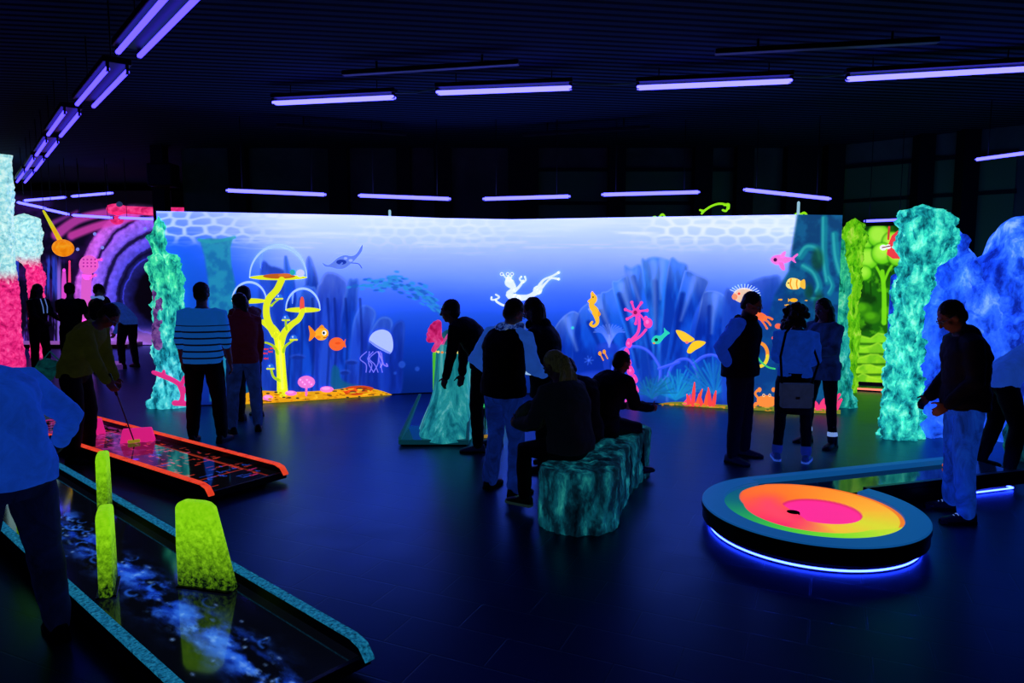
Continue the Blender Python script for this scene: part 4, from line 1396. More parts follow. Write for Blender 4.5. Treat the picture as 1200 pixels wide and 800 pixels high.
V, Fc = box(xa, xb, .02, .12, 0, 4.0)
mesh_obj('backing_panel', V, Fc, BLACK, SPC, smooth=False)


def on_space(px, py, eps=0.0):
    return np.array([D(a, b, ys0 - eps) for a, b in zip(np.atleast_1d(px), np.atleast_1d(py))])


PKS = (232, 84, 190)
decal('painted_stalk', [('s', [(101, 380, 13), (101, 340, 12), (102, 322, 12)], 12, (214, 90, 200)), ('e', 104, 310, 11.5, 11, (226, 92, 196)), ('s', [(112, 305), (119, 304)], 3, PKS), ('s', [(106, 325), (112, 322)], 3, PKS)] +
      [('e', 98 + 4.5 * (i % 4), 304 + 4 * (i // 4), 1.3, 1.1, (170, 50, 160)) for i in range(12)], on_space, SPC, .02, org=so, label='pink spotted stalk with a round head')
for x, t0, w, cl in ((75, 316, 6, (214, 70, 200)), (81.5, 306, 3.4, (240, 60, 130))):
    decal('painted_spike', [('s', [(x, 392, w), (x, 340, w), (x, t0, w * .6)], w, cl)], on_space, SPC, .02, org=so)
for x, y in ((111, 274), (120, 290), (91, 292), (170, 268), (178, 281)):
    decal('painted_star', [('e', x, y, 2, 2, (120, 130, 230))], on_space, SPC, .02, org=so)

# ---- pink rocket-like tube and the hanging planet
py_ = 16.6
PTUB = patterned('pink_foam_tube', [(.25, (150, 10, 60)), (.5, (236, 40, 120)), (.7, (255, 80, 150))], 6, 6, emit=.95, bump=.5)
a, b, c2 = D(131, 245, py_), D(186, 248, py_), D(216, 247, py_)
t = thing('foam_tube', 'long pink foam tube with a bulb end along the top of the space picture', 'decoration', (a[0], py_, a[2]))
V, Fc = tube([a - a, (b - a) * .12, (b - a) * .3, b - a, c2 - a], [.12, .14, .09, .1, .08], 14)
mesh_obj('tube_body', V, Fc, PTUB, t)
V, Fc = ellipsoid(D(137, 258, py_ - .1) - a, (.14, .12, .1))
mesh_obj('drop', V, Fc, PTUB, t)
V, Fc = ellipsoid(D(140, 240, py_ - .05) - a, (.07, .07, .08))
mesh_obj('knob', V, Fc, plain('blue_grey_knob', (60, 90, 150), .5, .3), t)
V, Fc = tube([D(134, 247, py_) - a, D(134, 240, py_ + 1.65) - a], .03, 8)
mesh_obj('wall_bracket', V, Fc, DARKMETAL, t)
PLN = patterned('orange_planet_paint', [(.25, (200, 90, 4)), (.5, (250, 140, 10)), (.7, (255, 180, 40))], 5, 5, emit=.9)
yp = 14.0
pc_ = D(74, 290.5, yp)
t = thing('planet_ornament', 'orange planet ball on a slanting yellow stick above the far players', 'ornament', pc_)
V, Fc = ellipsoid((0, 0, 0), (.19, .19, .17), None, 24, 16)
mesh_obj('ball', V, Fc, PLN, t)
V, Fc = tube([D(70, 281, yp) - pc_, D(60, 263, yp) - pc_, D(51, 247, yp) - pc_], [.045, .035, .02], 10)
mesh_obj('stick', V, Fc, patterned('yellow_stick_paint', [(.25, (250, 160, 10)), (.7, (200, 220, 30))], 3, 3, emit=.9), t)
V, Fc = tube([D(51, 247, yp) - pc_, (D(51, 247, yp) - pc_)[0:2].tolist() + [CEIL - pc_[2]]], .006, 6)
mesh_obj('hanging_wire', V, Fc, DARKMETAL, t)
# ================================================================== MINIGOLF LANES
GLOSS = paint_mat('glossy_lane_paint', emit=.8, rough=.07)
g = GLOSS.node_tree.nodes['Principled BSDF']
g.inputs['Specular IOR Level'].default_value = .5


def lane(name, label, R0, R1, L0, L1, length, paint, railm, zb=.10, zr=.165, rail_w=.055):
    """right rail through R0 (near) -> R1, left rail through L0, L1; everything else in the lane's own frame"""
    d = (R1 - R0)[:2]
    d = d / np.linalg.norm(d)
    n = np.array([-d[1], d[0]])                 # towards the left rail
    w = abs(np.dot((L0 - R0)[:2], n) + np.dot((L1 - R0)[:2], n)) / 2
    c = R0[:2] + n * w / 2
    rz = math.atan2(d[1], d[0]) - PI / 2
    t = thing(name, label, 'minigolf lane', (c[0], c[1], 0), rz)
    h = w / 2
    ny, nx = 420, 110
    X, Y = np.meshgrid(np.linspace(-h + .01, h - .01, nx), np.linspace(.01, length - .02, ny))
    cvs = Canvas(X * 100, Y * 100)
    paint(cvs, h * 100, length * 100)
    Pb = np.stack([X, Y, np.full(X.shape, zb)], -1)
    fast_grid('bed', Pb, lin(np.clip(cvs.C, 0, 255)), GLOSS, t)
    bevelled('frame', box(-h - .035, h + .035, 0, length, .035, zb - .004), BLACK, t, .006)
    for s in (-1, 1):
        x0, x1 = s * h - .028, s * h + .028
        side = []
        for x in (x0, x1):
            side.append([(x, -.03, zb - .02), (x, .02, zr - .028), (x, .10, zr - .008), (x, length, zr - .008), (x, length, zb - .02)])
        V = side[0] + side[1]
        Fc = [(0, 1, 2, 3, 4), (9, 8, 7, 6, 5)] + [(i, 5 + i, 5 + (i + 1) % 5, (i + 1) % 5) for i in range(5)]
        r = mesh_obj('rail', V, Fc, BLACK, t, smooth=False)
        e = rail_w / 2
        m = s * h
        prof = [(-.035, zb - .01), (.018, zr - .018), (.10, zr), (length, zr)]
        V = [(m + k * e, y, z + dz) for dz in (-.012, .002) for (y, z) in prof for k in (-1, 1)]
        q = []
        for i in range(3):
            a, b = 2 * i, 2 * i + 2
            q += [(8 + a, 8 + a + 1, 8 + b + 1, 8 + b), (a, b, b + 1, a + 1), (a, 8 + a, 8 + b, b), (a + 1, b + 1, 8 + b + 1, 8 + a + 1)]
        q += [(0, 1, 9, 8), (6, 14, 15, 7)]
        mesh_obj('rail_cap', V, q, railm, r, smooth=False)
    bevelled('end_lip', box(-h + .03, h - .03, -.02, .012, .05, zb + .006), DARKMETAL, t, .004)
    for yy in (.25, length / 2, length - .25):
        for s in (-1, 1):
            mesh_obj('foot', *box(s * (h - .08) - .04, s * (h - .08) + .04, yy - .04, yy + .04, 0, .036), DARKMETAL, t, smooth=False)
    return t, w


def galaxy(c, h, L):
    c.C[:] = (4, 6, 14)
    X, Y = c.X, c.Y
    mid = -4 + 7 * (fbm(Y * .018, Y * 0 + 3, 50) - .5)
    w = 9 + 6 * fbm(Y * .03, X * .0 + 9, 54)
    band = np.exp(-((X - mid) / w) ** 2)
    n = fbm(X * .11, Y * .045, 51, 5)
    n2 = fbm(X * .25, Y * .11, 57, 4)
    c.put((16, 54, 178), band * sst(.36, .56, n) * 1.0)
    c.put((52, 118, 240), band * sst(.46, .66, n * .6 + n2 * .4) * .9)
    c.put((130, 186, 255), band ** 2 * sst(.64, .82, n2) * .6)
    r = np.random.RandomState(4)
    for i in range(60):
        x, y = r.randn() * 8 - 4, r.uniform(5, L - 10)
        a = r.uniform(0, PI)
        k = r.uniform(1.6, 4.2)
        pts = [(x + k * math.cos(a + b) * 1.0, y + 1.9 * k * math.sin(a + b)) for b in np.linspace(0, r.uniform(1.6, 4), 8)]
        c.stroke(pts, r.uniform(.8, 1.8), (40, 106, 236), r.uniform(.4, .9))
    for i in range(60):
        c.ell(r.randn() * 13 - 4, r.uniform(5, L), r.uniform(.4, .9), r.uniform(.6, 1.4), (130, 180, 255), .8)


TRIM = patterned('teal_speckled_trim', [(.30, (6, 40, 60)), (.42, (14, 92, 130)), (.55, (24, 124, 168)), (.8, (50, 160, 196))], 55, 3, 0, emit=.6)
laneA, wA = lane('minigolf_lane', 'long black lane with a blue galaxy and speckled teal rails, four lime fins on it',
                 G(428, 752, .165), G(82, 552, .165), G(212, 800, .165), G(25, 640, .165), 6.0, galaxy, TRIM)


def circuit(c, h, L):
    c.C[:] = (7, 6, 10)
    r = np.random.RandomState(9)
    RO = (244, 70, 40)
    for a, b in (((-h * .62, 40), (h * .55, 40)), ((h * .55, 40), (h * .55, 150)), ((-h * .62, 40), (-h * .62, 118)), ((-h * .62, 118), (-h * .2, 118)), ((h * .2, 95), (h * .55, 95))):
        c.stroke([a, b], 1.3, RO, .9, sm=False)
    for i in range(150):
        x, y = r.uniform(-h * .85, h * .85), r.uniform(12, L * .62)
        k = r.rand()
        col = (40, 90, 240) if (y < 52 and k < .75) or k < .12 else ((236, 60, 40) if k < .8 else (240, 50, 140))
        L_ = r.uniform(2, 8)
        if r.rand() < .5:
            c.stroke([(x, y), (x + L_, y)], r.uniform(.8, 2.2), col, .85, sm=False)
        else:
            c.stroke([(x, y), (x, y + L_)], r.uniform(.8, 2.2), col, .85, sm=False)
        if r.rand() < .4:
            c.ell(x, y, 1.8, 1.8, col, .9)
            c.ell(x, y, .9, .9, (8, 6, 10), .9)
    n = fbm(c.X * .12, c.Y * .08, 60, 5)
    c.put((150, 40, 130), sst(L * .34, L * .5, c.Y) * sst(.45, .62, n) * .8)
    c.put((210, 50, 140), sst(L * .5, L * .7, c.Y) * sst(.5, .64, fbm(c.X * .2, c.Y * .12, 61, 4)) * .7)
    for x, y in ((-h * .55, L * .36), (-h * .7, L * .44)):
        c.ell(x, y, 3, 4, (40, 50, 250), .95)


REDT = patterned('neon_red_trim', [(.28, (90, 14, 10)), (.36, (240, 60, 34)), (.7, (255, 84, 50))], 9, 2, 0, emit=.8)
laneB, wB = lane('minigolf_lane', 'black lane with neon red rails and a red circuit pattern, pink blocks on it',
                 G(332, 545, .165), G(104, 486, .165), G(242, 569, .165), G(98, 521, .165), 4.4, circuit, REDT)


def on_lane(t, px, py, z=.10):
    p = G(px, py, z)
    return p


PINKB = plain('neon_pink_block', (240, 34, 140), .55, .7)


def block(label, px0, px1, py, hgt, dep, turn):
    a, b = G(px0, py, .101), G(px1, py + turn, .101)
    t = thing('block_obstacle', label, 'obstacle', a, math.atan2((b - a)[1], (b - a)[0]), 'pink blocks on the red lane')
    L = np.linalg.norm((b - a)[:2])
    s = .03
    V = [(0, 0, 0), (L, 0, 0), (L, dep, 0), (0, dep, 0), (s, s, hgt), (L - s, s, hgt), (L - s, dep - s, hgt), (s, dep - s, hgt)]
    bevelled('block_body', (V, [(0, 3, 2, 1), (4, 5, 6, 7), (0, 1, 5, 4), (1, 2, 6, 5), (2, 3, 7, 6), (3, 0, 4, 7)]), PINKB, t, .008)
    return t


block('neon pink faceted block in the middle of the red-railed lane', 140, 181, 520, .15, .12, -3)
block('neon pink faceted block beside the legs of the stooping man', 96, 124, 511, .17, .14, -3)

LIME = patterned('lime_fin_dark_foot', [(.25, (132, 214, 14)), (.5, (150, 232, 20)), (.75, (172, 244, 36))], 40, 4, .2, emit=.75,
                 mix=(.0, .40, [(.3, (2, 10, 8)), (.5, (6, 24, 12)), (.7, (14, 44, 14))]), bump=.2)  # lime blends into dark green towards the foot


def fin(label, p, q, hgt, slope, th=.075, flip=False):
    p, q = np.asarray(p), np.asarray(q)
    L = np.linalg.norm((q - p)[:2])
    t = thing('fin_obstacle', label, 'obstacle', (p[0], p[1], .1005), math.atan2((q - p)[1], (q - p)[0]), 'lime fins on the galaxy lane')
    a = L * slope
    pr = [(0, 0), (.0, hgt * .5), (.008, hgt * .93), (.03, hgt * .985), (.06, hgt)]
    pr += [(L - a - .07, hgt), (L - a - .03, hgt * .985), (L - a + .005, hgt * .94), (L - a * .55, hgt * .55), (L, 0)]
    n = len(pr)
    V = [(x, -th / 2, z) for x, z in pr] + [(x, th / 2, z) for x, z in pr]
    Fc = [tuple(range(n)), tuple(range(2 * n - 1, n - 1, -1))] + [(i, n + i, n + (i + 1) % n, (i + 1) % n) for i in range(n)]
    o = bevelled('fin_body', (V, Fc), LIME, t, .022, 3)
    o.data.polygons.foreach_set('use_smooth', np.ones(len(o.data.polygons), bool))
    mesh_obj('base_plate', *box(.01, L - .01, -th / 2 - .015, th / 2 + .015, 0, .012), BLACK, t, smooth=False)
    return t


a, b = G(212, 684, .1), G(276, 692, .1)
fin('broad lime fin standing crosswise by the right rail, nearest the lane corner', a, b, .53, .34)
dl = np.array([math.cos(laneA.rotation_euler.z + PI / 2), math.sin(laneA.rotation_euler.z + PI / 2), 0])
for (px, py, hh, ang, lab) in ((124, 702, .49, .42, 'narrow lime fin seen edge-on in the middle of the galaxy lane'), (121, 611, .49, .42, 'narrow lime fin by the far rail, standing farthest from us'),
                               (24, 634, .5, .0, 'lime fin mostly hidden behind the legs of the person in the blue sweater')):
    c, s = math.cos(-ang), math.sin(-ang)
    d2 = np.array([dl[0] * c - dl[1] * s, dl[0] * s + dl[1] * c, 0])
    p = G(px, py, .1)
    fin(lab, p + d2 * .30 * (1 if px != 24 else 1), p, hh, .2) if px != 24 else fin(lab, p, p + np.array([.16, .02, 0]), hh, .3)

# ================================================================== ROUND SPIRAL HOLE
ZT = .20
RC = G(950, 593, ZT)
RR, RB = .795, .63
dv = np.array([.955, .297])
nv = np.array([-dv[1], dv[0]])
C0 = RC[:2]
tb = C0 + nv * RR                              # back edge tangent point
SW, SL = .56, 2.55
be, fe = tb + dv * SL, tb + dv * SL - nv * SW
off = RR - SW
xf = math.sqrt(RR ** 2 - off ** 2)
fs = C0 + nv * off + dv * xf                   # where the strip leaves the disc
a0 = math.atan2(*(fs - C0)[::-1])
a1 = math.atan2(nv[1], nv[0])


def arc(r, s, e, n):
    return [C0 + r * np.array([math.cos(u), math.sin(u)]) for u in np.linspace(s, e, n)]


a_end = a1 - 2 * PI
outer = arc(RR, a0, a_end, 90) + [be, fe]
SPI = thing('spiral_hole', 'round glowing spiral putting hole in orange, pink and green with a straight entry lane', 'minigolf hole', (C0[0], C0[1], 0))
o3 = np.array([C0[0], C0[1], 0])
V, Fc = prism(outer, .07, .148)
mesh_obj('body', np.array(V) - o3, Fc, BLACK, SPI, smooth=False)
sec = []
for u in np.linspace(a0 - .02, a_end, 120):
    e = np.array([math.cos(u), math.sin(u), 0])
    sec.append([e * RB + (0, 0, .150), e * (RR + .004) + (0, 0, .150), e * (RR + .004) + (0, 0, ZT - .006), e * (RR - .006) + (0, 0, ZT), e * (RB + .006) + (0, 0, ZT), e * RB + (0, 0, ZT - .006)])
RINGM = plain('teal_blue_felt', (14, 84, 152), .5, .75)
V, Fc = loft([np.array(s) for s in sec])
ringo = mesh_obj('raised_ring', V, Fc, RINGM, SPI, smooth=False)
V, Fc = loft([np.array([e * (RR + .0045) + (0, 0, .150), e * (RR + .007) + (0, 0, .150), e * (RR + .007) + (0, 0, ZT - .008), e * (RR + .0045) + (0, 0, ZT - .008)]) for e in [np.array([math.cos(u), math.sin(u), 0]) for u in np.linspace(a0 - .02, a_end, 120)]])
mesh_obj('black_edge_band', V, Fc, BLACK, SPI, smooth=False)
lb = lambda p, z: np.array([p[0] - C0[0], p[1] - C0[1], z])
V, Fc = beam(lb(tb - nv * .04, .176), lb(be - nv * .04, .176), .085, .048)
bevelled('back_rail', (V, Fc), RINGM, SPI, .005)
V, Fc = beam(lb(fs + nv * .02, .174), lb(fe + nv * .02, .174), .045, .048)
bevelled('front_rail', (V, Fc), BLACK, SPI, .004)
STRIPM = plain('glossy_blue_lane', (8, 30, 70), .08, .12, .5)
strip = [tb - nv * .085 - dv * .1, be - nv * .085, fe + nv * .045, fs + nv * .045 - dv * .12]
V, Fc = prism(strip, .1515, .1545)
mesh_obj('entry_lane', np.array(V) - o3, Fc, STRIPM, SPI, smooth=False)
# coloured spiral bowl
nr, nt_ = 90, 240
rr = np.linspace(0.0, RB, nr)
th = np.linspace(0, 2 * PI, nt_)
Rg, Tg = np.meshgrid(rr, th, indexing='ij')
Xg, Yg = Rg * np.cos(Tg), Rg * np.sin(Tg)
deg = np.degrees(Tg) % 360
bw = .145 * np.interp(deg, [0, 60, 100, 130, 165, 300, 325, 360], [0, 0, 0, .35, 1, 1, .0, 0])
band = sst(-.004, .004, Rg - (RB - bw)) * (bw > .002)
fc_ = np.stack([np.interp(deg, [0, 45, 90, 135, 180, 225, 270, 315, 360], q) for q in
                ((252, 255, 255, 255, 255, 250, 246, 216, 252), (176, 148, 122, 104, 70, 40, 190, 222, 176), (46, 40, 34, 40, 80, 100, 50, 44, 46))], -1)
bc_ = np.stack([np.interp(deg, [0, 90, 130, 160, 190, 225, 265, 300, 330, 360], q) for q in
                ((200, 12, 12, 14, 30, 66, 120, 180, 214, 200), (210, 80, 84, 104, 150, 196, 222, 224, 214, 210), (40, 120, 120, 110, 90, 60, 40, 40, 46, 40))], -1)
cx, cy = .075, -.01
inn = np.hypot(Xg - cx, (Yg - cy)) < .275
innm = sst(.288, .268, np.hypot(Xg - cx, Yg - cy)) * sst(-.215, -.205, Xg - cx + .02 * np.sin(Yg * 9))
pinkc = np.array([252, 44, 146]) * np.ones(fc_.shape)
lft = sst(-.02, -.30, Xg) * sst(.50, .28, Rg)
base_ = fc_ * (1 - lft[..., None]) + np.array([255, 70, 96]) * lft[..., None]
colr = base_ * (1 - innm[..., None]) + pinkc * innm[..., None]
wall_shade = np.clip(4 * innm * (1 - innm), 0, 1)[..., None] * .8  # shading of the step wall painted in as a deeper pink
colr = colr * (1 - wall_shade) + np.array([196, 22, 112]) * wall_shade
rim_shade = (sst(RB - .035, RB - .028, Rg) * (bw < .05))[..., None] * .8  # shading under the rim wall painted in as a darker orange
colr = colr * (1 - rim_shade) + np.array([238, 104, 34]) * rim_shade
colr = colr * (1 - band[..., None]) + bc_ * band[..., None]
Zg = .166 + .010 * band + .012 * (1 - band) * sst(.1, .6, Rg)
Zg = Zg * (1 - innm) + .1525 * innm
fast_grid('spiral_bowl', np.stack([Xg, Yg, Zg], -1), lin(colr), PAINT, SPI)
hx, hy = -.145, -.035
V, Fc = prism([(hx + .047 * math.cos(u), hy + .047 * math.sin(u)) for u in np.arange(24) * PI / 12], .149, .1678)
mesh_obj('cup', V, Fc, plain('black_cup', (3, 3, 4), .9, 0, .0), SPI, smooth=False)
# plinth and the light ribbon under the rim
V, Fc = prism(arc(RR - .16, a0, a_end, 60) + [be - nv * .12 - dv * .1, fe + nv * .1 - dv * .1], 0, .071)
mesh_obj('plinth', np.array(V) - o3, Fc, BLACK, SPI, smooth=False)
led = [p for p in arc(RR - .05, a0 - .03, a_end, 90)] + [be - nv * .08 - dv * .06, fe + nv * .06 - dv * .06, fs + nv * .06 + dv * .04]
n = len(led)
V = [(p[0] - C0[0], p[1] - C0[1], z) for z in (.010, .026) for p in led]
Fc = [(i, (i + 1) % n, n + (i + 1) % n, n + i) for i in range(n)]
mesh_obj('light_ribbon', V, Fc, lamp_mat('blue_light_ribbon', (.022, .045, 1.0), 22.0), SPI, smooth=False)

for (px, py, c, lab) in ((1107, 545, (250, 110, 40), 'orange golf ball on the straight lane of the spiral hole'), (1115.5, 541, (210, 180, 60), 'dull yellow golf ball on the straight lane by the shins of the man in jeans')):
    p = G(px, py, .175)
    tag(mesh_obj('golf_ball', *ellipsoid((0, 0, 0), (.0215,) * 3, None, 18, 12), plain('ball_' + str(c[1]), c, .4, .5)), lab, 'ball', 'golf balls on the spiral hole').location = (p[0], p[1], .176)

# ================================================================== TEAL STONE SEAT
SEATM = patterned('teal_stone_seat', [(.34, (2, 12, 22)), (.47, (5, 44, 60)), (.58, (14, 96, 112)), (.68, (40, 160, 156)), (.8, (110, 220, 200))], 9, 10, .2, emit=.5, stretch=(1, 1, .4), bump=.5)
s0, s1, s2 = G(680, 617), G(705, 588), G(728, 556)
SEAT = thing('stone_seat', 'rough teal stone bench that the three seated people share', 'bench', s0)
pcs = []
for k in np.linspace(0, 1, 9):
    p = (1 - k) ** 2 * s0 + 2 * k * (1 - k) * s1 + k * k * s2
    r = .315 - .07 * math.sin(PI * k)
    V, Fc = prism([(p[0] - s0[0] + r * math.cos(u) * (1 - .1 * k), p[1] - s0[1] + .04 + r * .82 * math.sin(u)) for u in np.arange(28) * PI / 14], 0, .485 - .01 * k)
    pcs.append((V, Fc))
so_ = blob('stone_body', pcs, .016, SEATM, SEAT, 5, lambda p: .022 * rough(p, 5, .6) + .012 * rough(p, 17, .7))
for v in so_.data.vertices:
    v.co.z = max(v.co.z, 0)

# ================================================================== RAMP HOLE WITH SHELL DOME
yr = 8.25
rf = G(512, 522)
RAMP = thing('ramp_hole', 'teal ramp sculpture rising from a flat tray to a striped dome with a pink shell', 'minigolf hole', (rf[0], yr, 0))
ro = np.array([rf[0], yr, 0])
RAMPM = patterned('teal_ramp_skin', [(.3, (8, 80, 100)), (.45, (20, 130, 146)), (.58, (44, 176, 180)), (.72, (130, 226, 224))], 4.0, 7, .4, emit=.6, stretch=(2.2, 2.2, .25), rough=.35, bump=.3)
prof = [(396, 513, 549), (405, 512, 550), (412, 511, 551), (430, 510, 553), (455, 508, 555), (475, 502, 557), (495, 494, 558), (508, 490, 559)]
rings = []
for z in np.linspace(.05, 1.12, 60):
    zz_ = [D(600, p[0], yr)[2] for p in prof][::-1]
    l = np.interp(z, zz_, [D(p[1], p[0], yr)[0] for p in prof][::-1]) - ro[0]
    r = np.interp(z, zz_, [D(p[2], p[0], yr)[0] for p in prof][::-1]) - ro[0]
    fl = .42 * max(0, 1 - z / .75) ** 1.8
    ring = []
    for j in range(60):
        u = 2 * PI * j / 60
        k = 1 + .05 * math.sin(7 * u + 2.5 * z) * (1 - z * .5) + .02 * math.sin(15 * u)
        x = (l + r) / 2 + (r - l) / 2 * k * math.cos(u)
        y = .24 * k * math.sin(u) - (fl if math.sin(u) < 0 else 0) * abs(math.sin(u)) ** .7
        ring.append((x, y + .05, z))
    rings.append(np.array(ring))
V, Fc = loft(rings)
mesh_obj('ramp_body', V, Fc, RAMPM, RAMP)
x0, x1 = G(468, 521)[0] - ro[0], G(550, 521)[0] - ro[0]
yf = G(508, 523)[1] - ro[1]
bevelled('tray', box(x0, x1, yf, .25, .02, .075), plain('teal_tray', (14, 84, 104), .12, .25, .5), RAMP, .008)
for xa_ in (x0, x1 - .035):
    V = [(xa_, yf, .075), (xa_ + .035, yf, .075), (xa_ + .035, .1, .075), (xa_, .1, .075), (xa_, yf, .11), (xa_ + .035, yf, .11), (xa_ + .035 + (.16 if xa_ == x0 else 0), .1, .50), (xa_ + (.16 if xa_ == x0 else 0), .1, .50)]
    bevelled('side_rail', (V, [(0, 3, 2, 1), (4, 5, 6, 7), (0, 1, 5, 4), (1, 2, 6, 5), (2, 3, 7, 6), (3, 0, 4, 7)]), plain('teal_rail', (24, 96, 120), .3, .3), RAMP, .006)
mesh_obj('foot_frame', *box(x0 + .03, x1 - .03, yf + .02, .22, 0, .022), BLACK, RAMP, smooth=False)
zc = 1.10
xc = (D(513, 396, yr)[0] + D(549, 396, yr)[0]) / 2 - ro[0]
DOME = patterned('teal_dome', [(.3, (10, 80, 96)), (.55, (24, 130, 130)), (.75, (60, 180, 170))], 5, 5, emit=.4)
dm = mesh_obj('dome', *ellipsoid((xc, .05, zc), (.19, .2, .2), None, 28, 18), DOME, RAMP)
PST = plain('pink_stripe', (232, 84, 170), .5, .6)
for k in range(4):
    pts = []
    for u in np.linspace(-.15, PI * .62, 12):
        az = -PI / 2 + (k - 1.2) * .55 + .35 * u
        pts.append(np.array([xc + .196 * math.cos(u * .75) * math.cos(az), .05 + .206 * math.cos(u * .75) * math.sin(az), zc + .206 * math.sin(u * .75)]))
    V, Fc = tube(pts, .014, 7)
    mesh_obj('dome_stripe', V, Fc, PST, dm)
SHELL = patterned('hot_pink_shell', [(.3, (190, 10, 90)), (.5, (246, 50, 140)), (.75, (255, 110, 180))], 9, 4, emit=.65)
sc_ = D(510, 388, yr - .1) - ro
sp = []
for k in range(6):
    a = PI * .55 + k * .28
    sp.append(tube([sc_ + np.array([.06, 0, -.10]), sc_ + np.array([.06 + .13 * math.cos(a), -.03 + .01 * k, -.1 + .2 * math.sin(a)])], [.02, .042], 9))
sp.append(tube([sc_ + (.06, 0, -.1), sc_ + (-.02, -.02, -.22)], [.04, .03], 9))
blob('pink_shell', sp, .012, SHELL, RAMP, 1)
colrs = [(250, 250, 230), (250, 190, 60), (250, 230, 120), (250, 140, 60), (240, 250, 240), (250, 200, 90), (200, 250, 220), (250, 220, 160), (250, 170, 60), (255, 255, 240), (240, 200, 90)]
zl = D(520, 413, yr - .2)[2]
for k, cc in enumerate(colrs):
    u = PI + .25 + k * .27
    V, Fc = ellipsoid((xc + .232 * math.cos(u), .05 + .262 * math.sin(u), zl), (.017, .017, .014), None, 10, 6)
    mesh_obj('light_bead', V, Fc, lamp_mat('bead_%d' % (k % 4), lin(colrs[k % 4]), .9), RAMP)
V, Fc = tube([np.array([xc - .225, .0, z]) for z in (1.0, .8, .62, .5)], .022, 8)
mesh_obj('lime_edge_tube', V, Fc, plain('lime_tube', (90, 220, 60), .5, .6), RAMP)

# low striped shell hole behind it
sb = G(574, 486)
t = thing('shell_hole', 'low striped shell in orange, yellow and green on a black base behind the stooping player', 'minigolf hole', (sb[0], sb[1] + .25, 0))
bevelled('base', box(-.30, .42, -.25, .35, 0, .09), BLACK, t, .01)
nu, nv_ = 26, 60
Ph = np.zeros((nu, nv_, 3))
Ch = np.zeros((nu, nv_, 3))
for i in range(nu):
    e = i / (nu - 1) * PI / 2
    for j in range(nv_):
        u = 2 * PI * j / (nv_ - 1)
        k = 1 + .06 * math.cos(9 * u)
        Ph[i, j] = (.05 + .26 * k * math.cos(e) * math.cos(u), .05 + .22 * k * math.cos(e) * math.sin(u), .09 + .42 * math.sin(e))
        w = .5 + .5 * math.cos(9 * u)
        hi = i / (nu - 1)
        A = np.array([250, 120, 70]) * hi + np.array([40, 200, 110]) * (1 - hi)
        B = np.array([230, 220, 60]) * hi + np.array([90, 220, 40]) * (1 - hi)
        Ch[i, j] = A * w + B * (1 - w)
fast_grid('striped_shell', Ph, lin(Ch), PAINT, t)
mesh_obj('green_light', *ellipsoid((-.16, -.26, .05), (.04, .015, .025), None, 12, 8), lamp_mat('green_spot', (.1, 1.0, .2), 1.6), t)
# platforms of the space corner
for (px, py, w, d_, cl, lab, rnd) in ((123, 432, .80, .62, (150, 90, 200), 'round lilac putting platform near the stooping player in the far corner', True), (88, 406, 3.2, .9, (176, 110, 210), 'long low lilac lane in front of the space picture', False)):
    p = G(px, py)
    t = thing('putting_platform', lab, 'minigolf hole', (p[0], p[1], 0))
    out = [(w / 2 * math.cos(u), d_ / 2 * math.sin(u)) for u in np.arange(36) * PI / 18] if rnd else [(-w / 2, -d_ / 2), (w / 2, -d_ / 2), (w / 2, d_ / 2), (-w / 2, d_ / 2)]
    mesh_obj('base', *prism(out, 0, .10), BLACK if not rnd else plain('lilac_side', (90, 50, 150), .5, .4), t, smooth=False)
    mesh_obj('putting_surface', *prism([(x * .97, y * .97) for x, y in out], .0995, .12), plain('lilac_felt%d' % rnd, cl, .5, .45), t, smooth=False)
    if rnd:
        mesh_obj('yellow_marker', *prism([(.02 + .05 * math.cos(u), .12 + .03 * math.sin(u)) for u in np.arange(12) * PI / 6], .119, .135), plain('yellow_marker', (220, 190, 60), .5, .5), t, smooth=False)
# ================================================================== PEOPLE
SKIN = plain('skin', (150, 104, 92), .5, .0)
SKIN_D = plain('skin_shaded', (128, 86, 76), .5, .0)
EYE = plain('eye', (190, 190, 200), .2)
HAIRS = {}


def hairm(c):
    if c not in HAIRS:
        HAIRS[c] = patterned('hair_%d_%d' % (c[0], c[1]), [(.3, tuple(v * .45 for v in c)), (.7, c)], 30, 3, 0, emit=.05, rough=.5, stretch=(4, 4, .4))  # slight glow put in to brighten weakly lit hair
    return HAIRS[c]


def cloth(c, emit=0.0, kind='p'):
    n = 'cloth_%d_%d_%d_%d_%s' % (c[0], c[1], c[2], emit * 1000, kind)
    if kind == 'denim':
        return patterned(n, [(.3, tuple(v * .55 for v in c)), (.5, c), (.75, tuple(min(255, v * 1.35) for v in c))], 6, 8, 1.5, emit=emit, rough=.85, stretch=(1, 1, .6), bump=.3)
    if kind == 'knit':
        return patterned(n, [(.3, tuple(v * .8 for v in c)), (.7, c)], 9, 6, .6, emit=emit, rough=.9, bump=.25)
    return patterned(n, [(.3, tuple(v * .85 for v in c)), (.7, c)], 4, 6, 1.0, emit=emit, rough=.8, bump=.3)


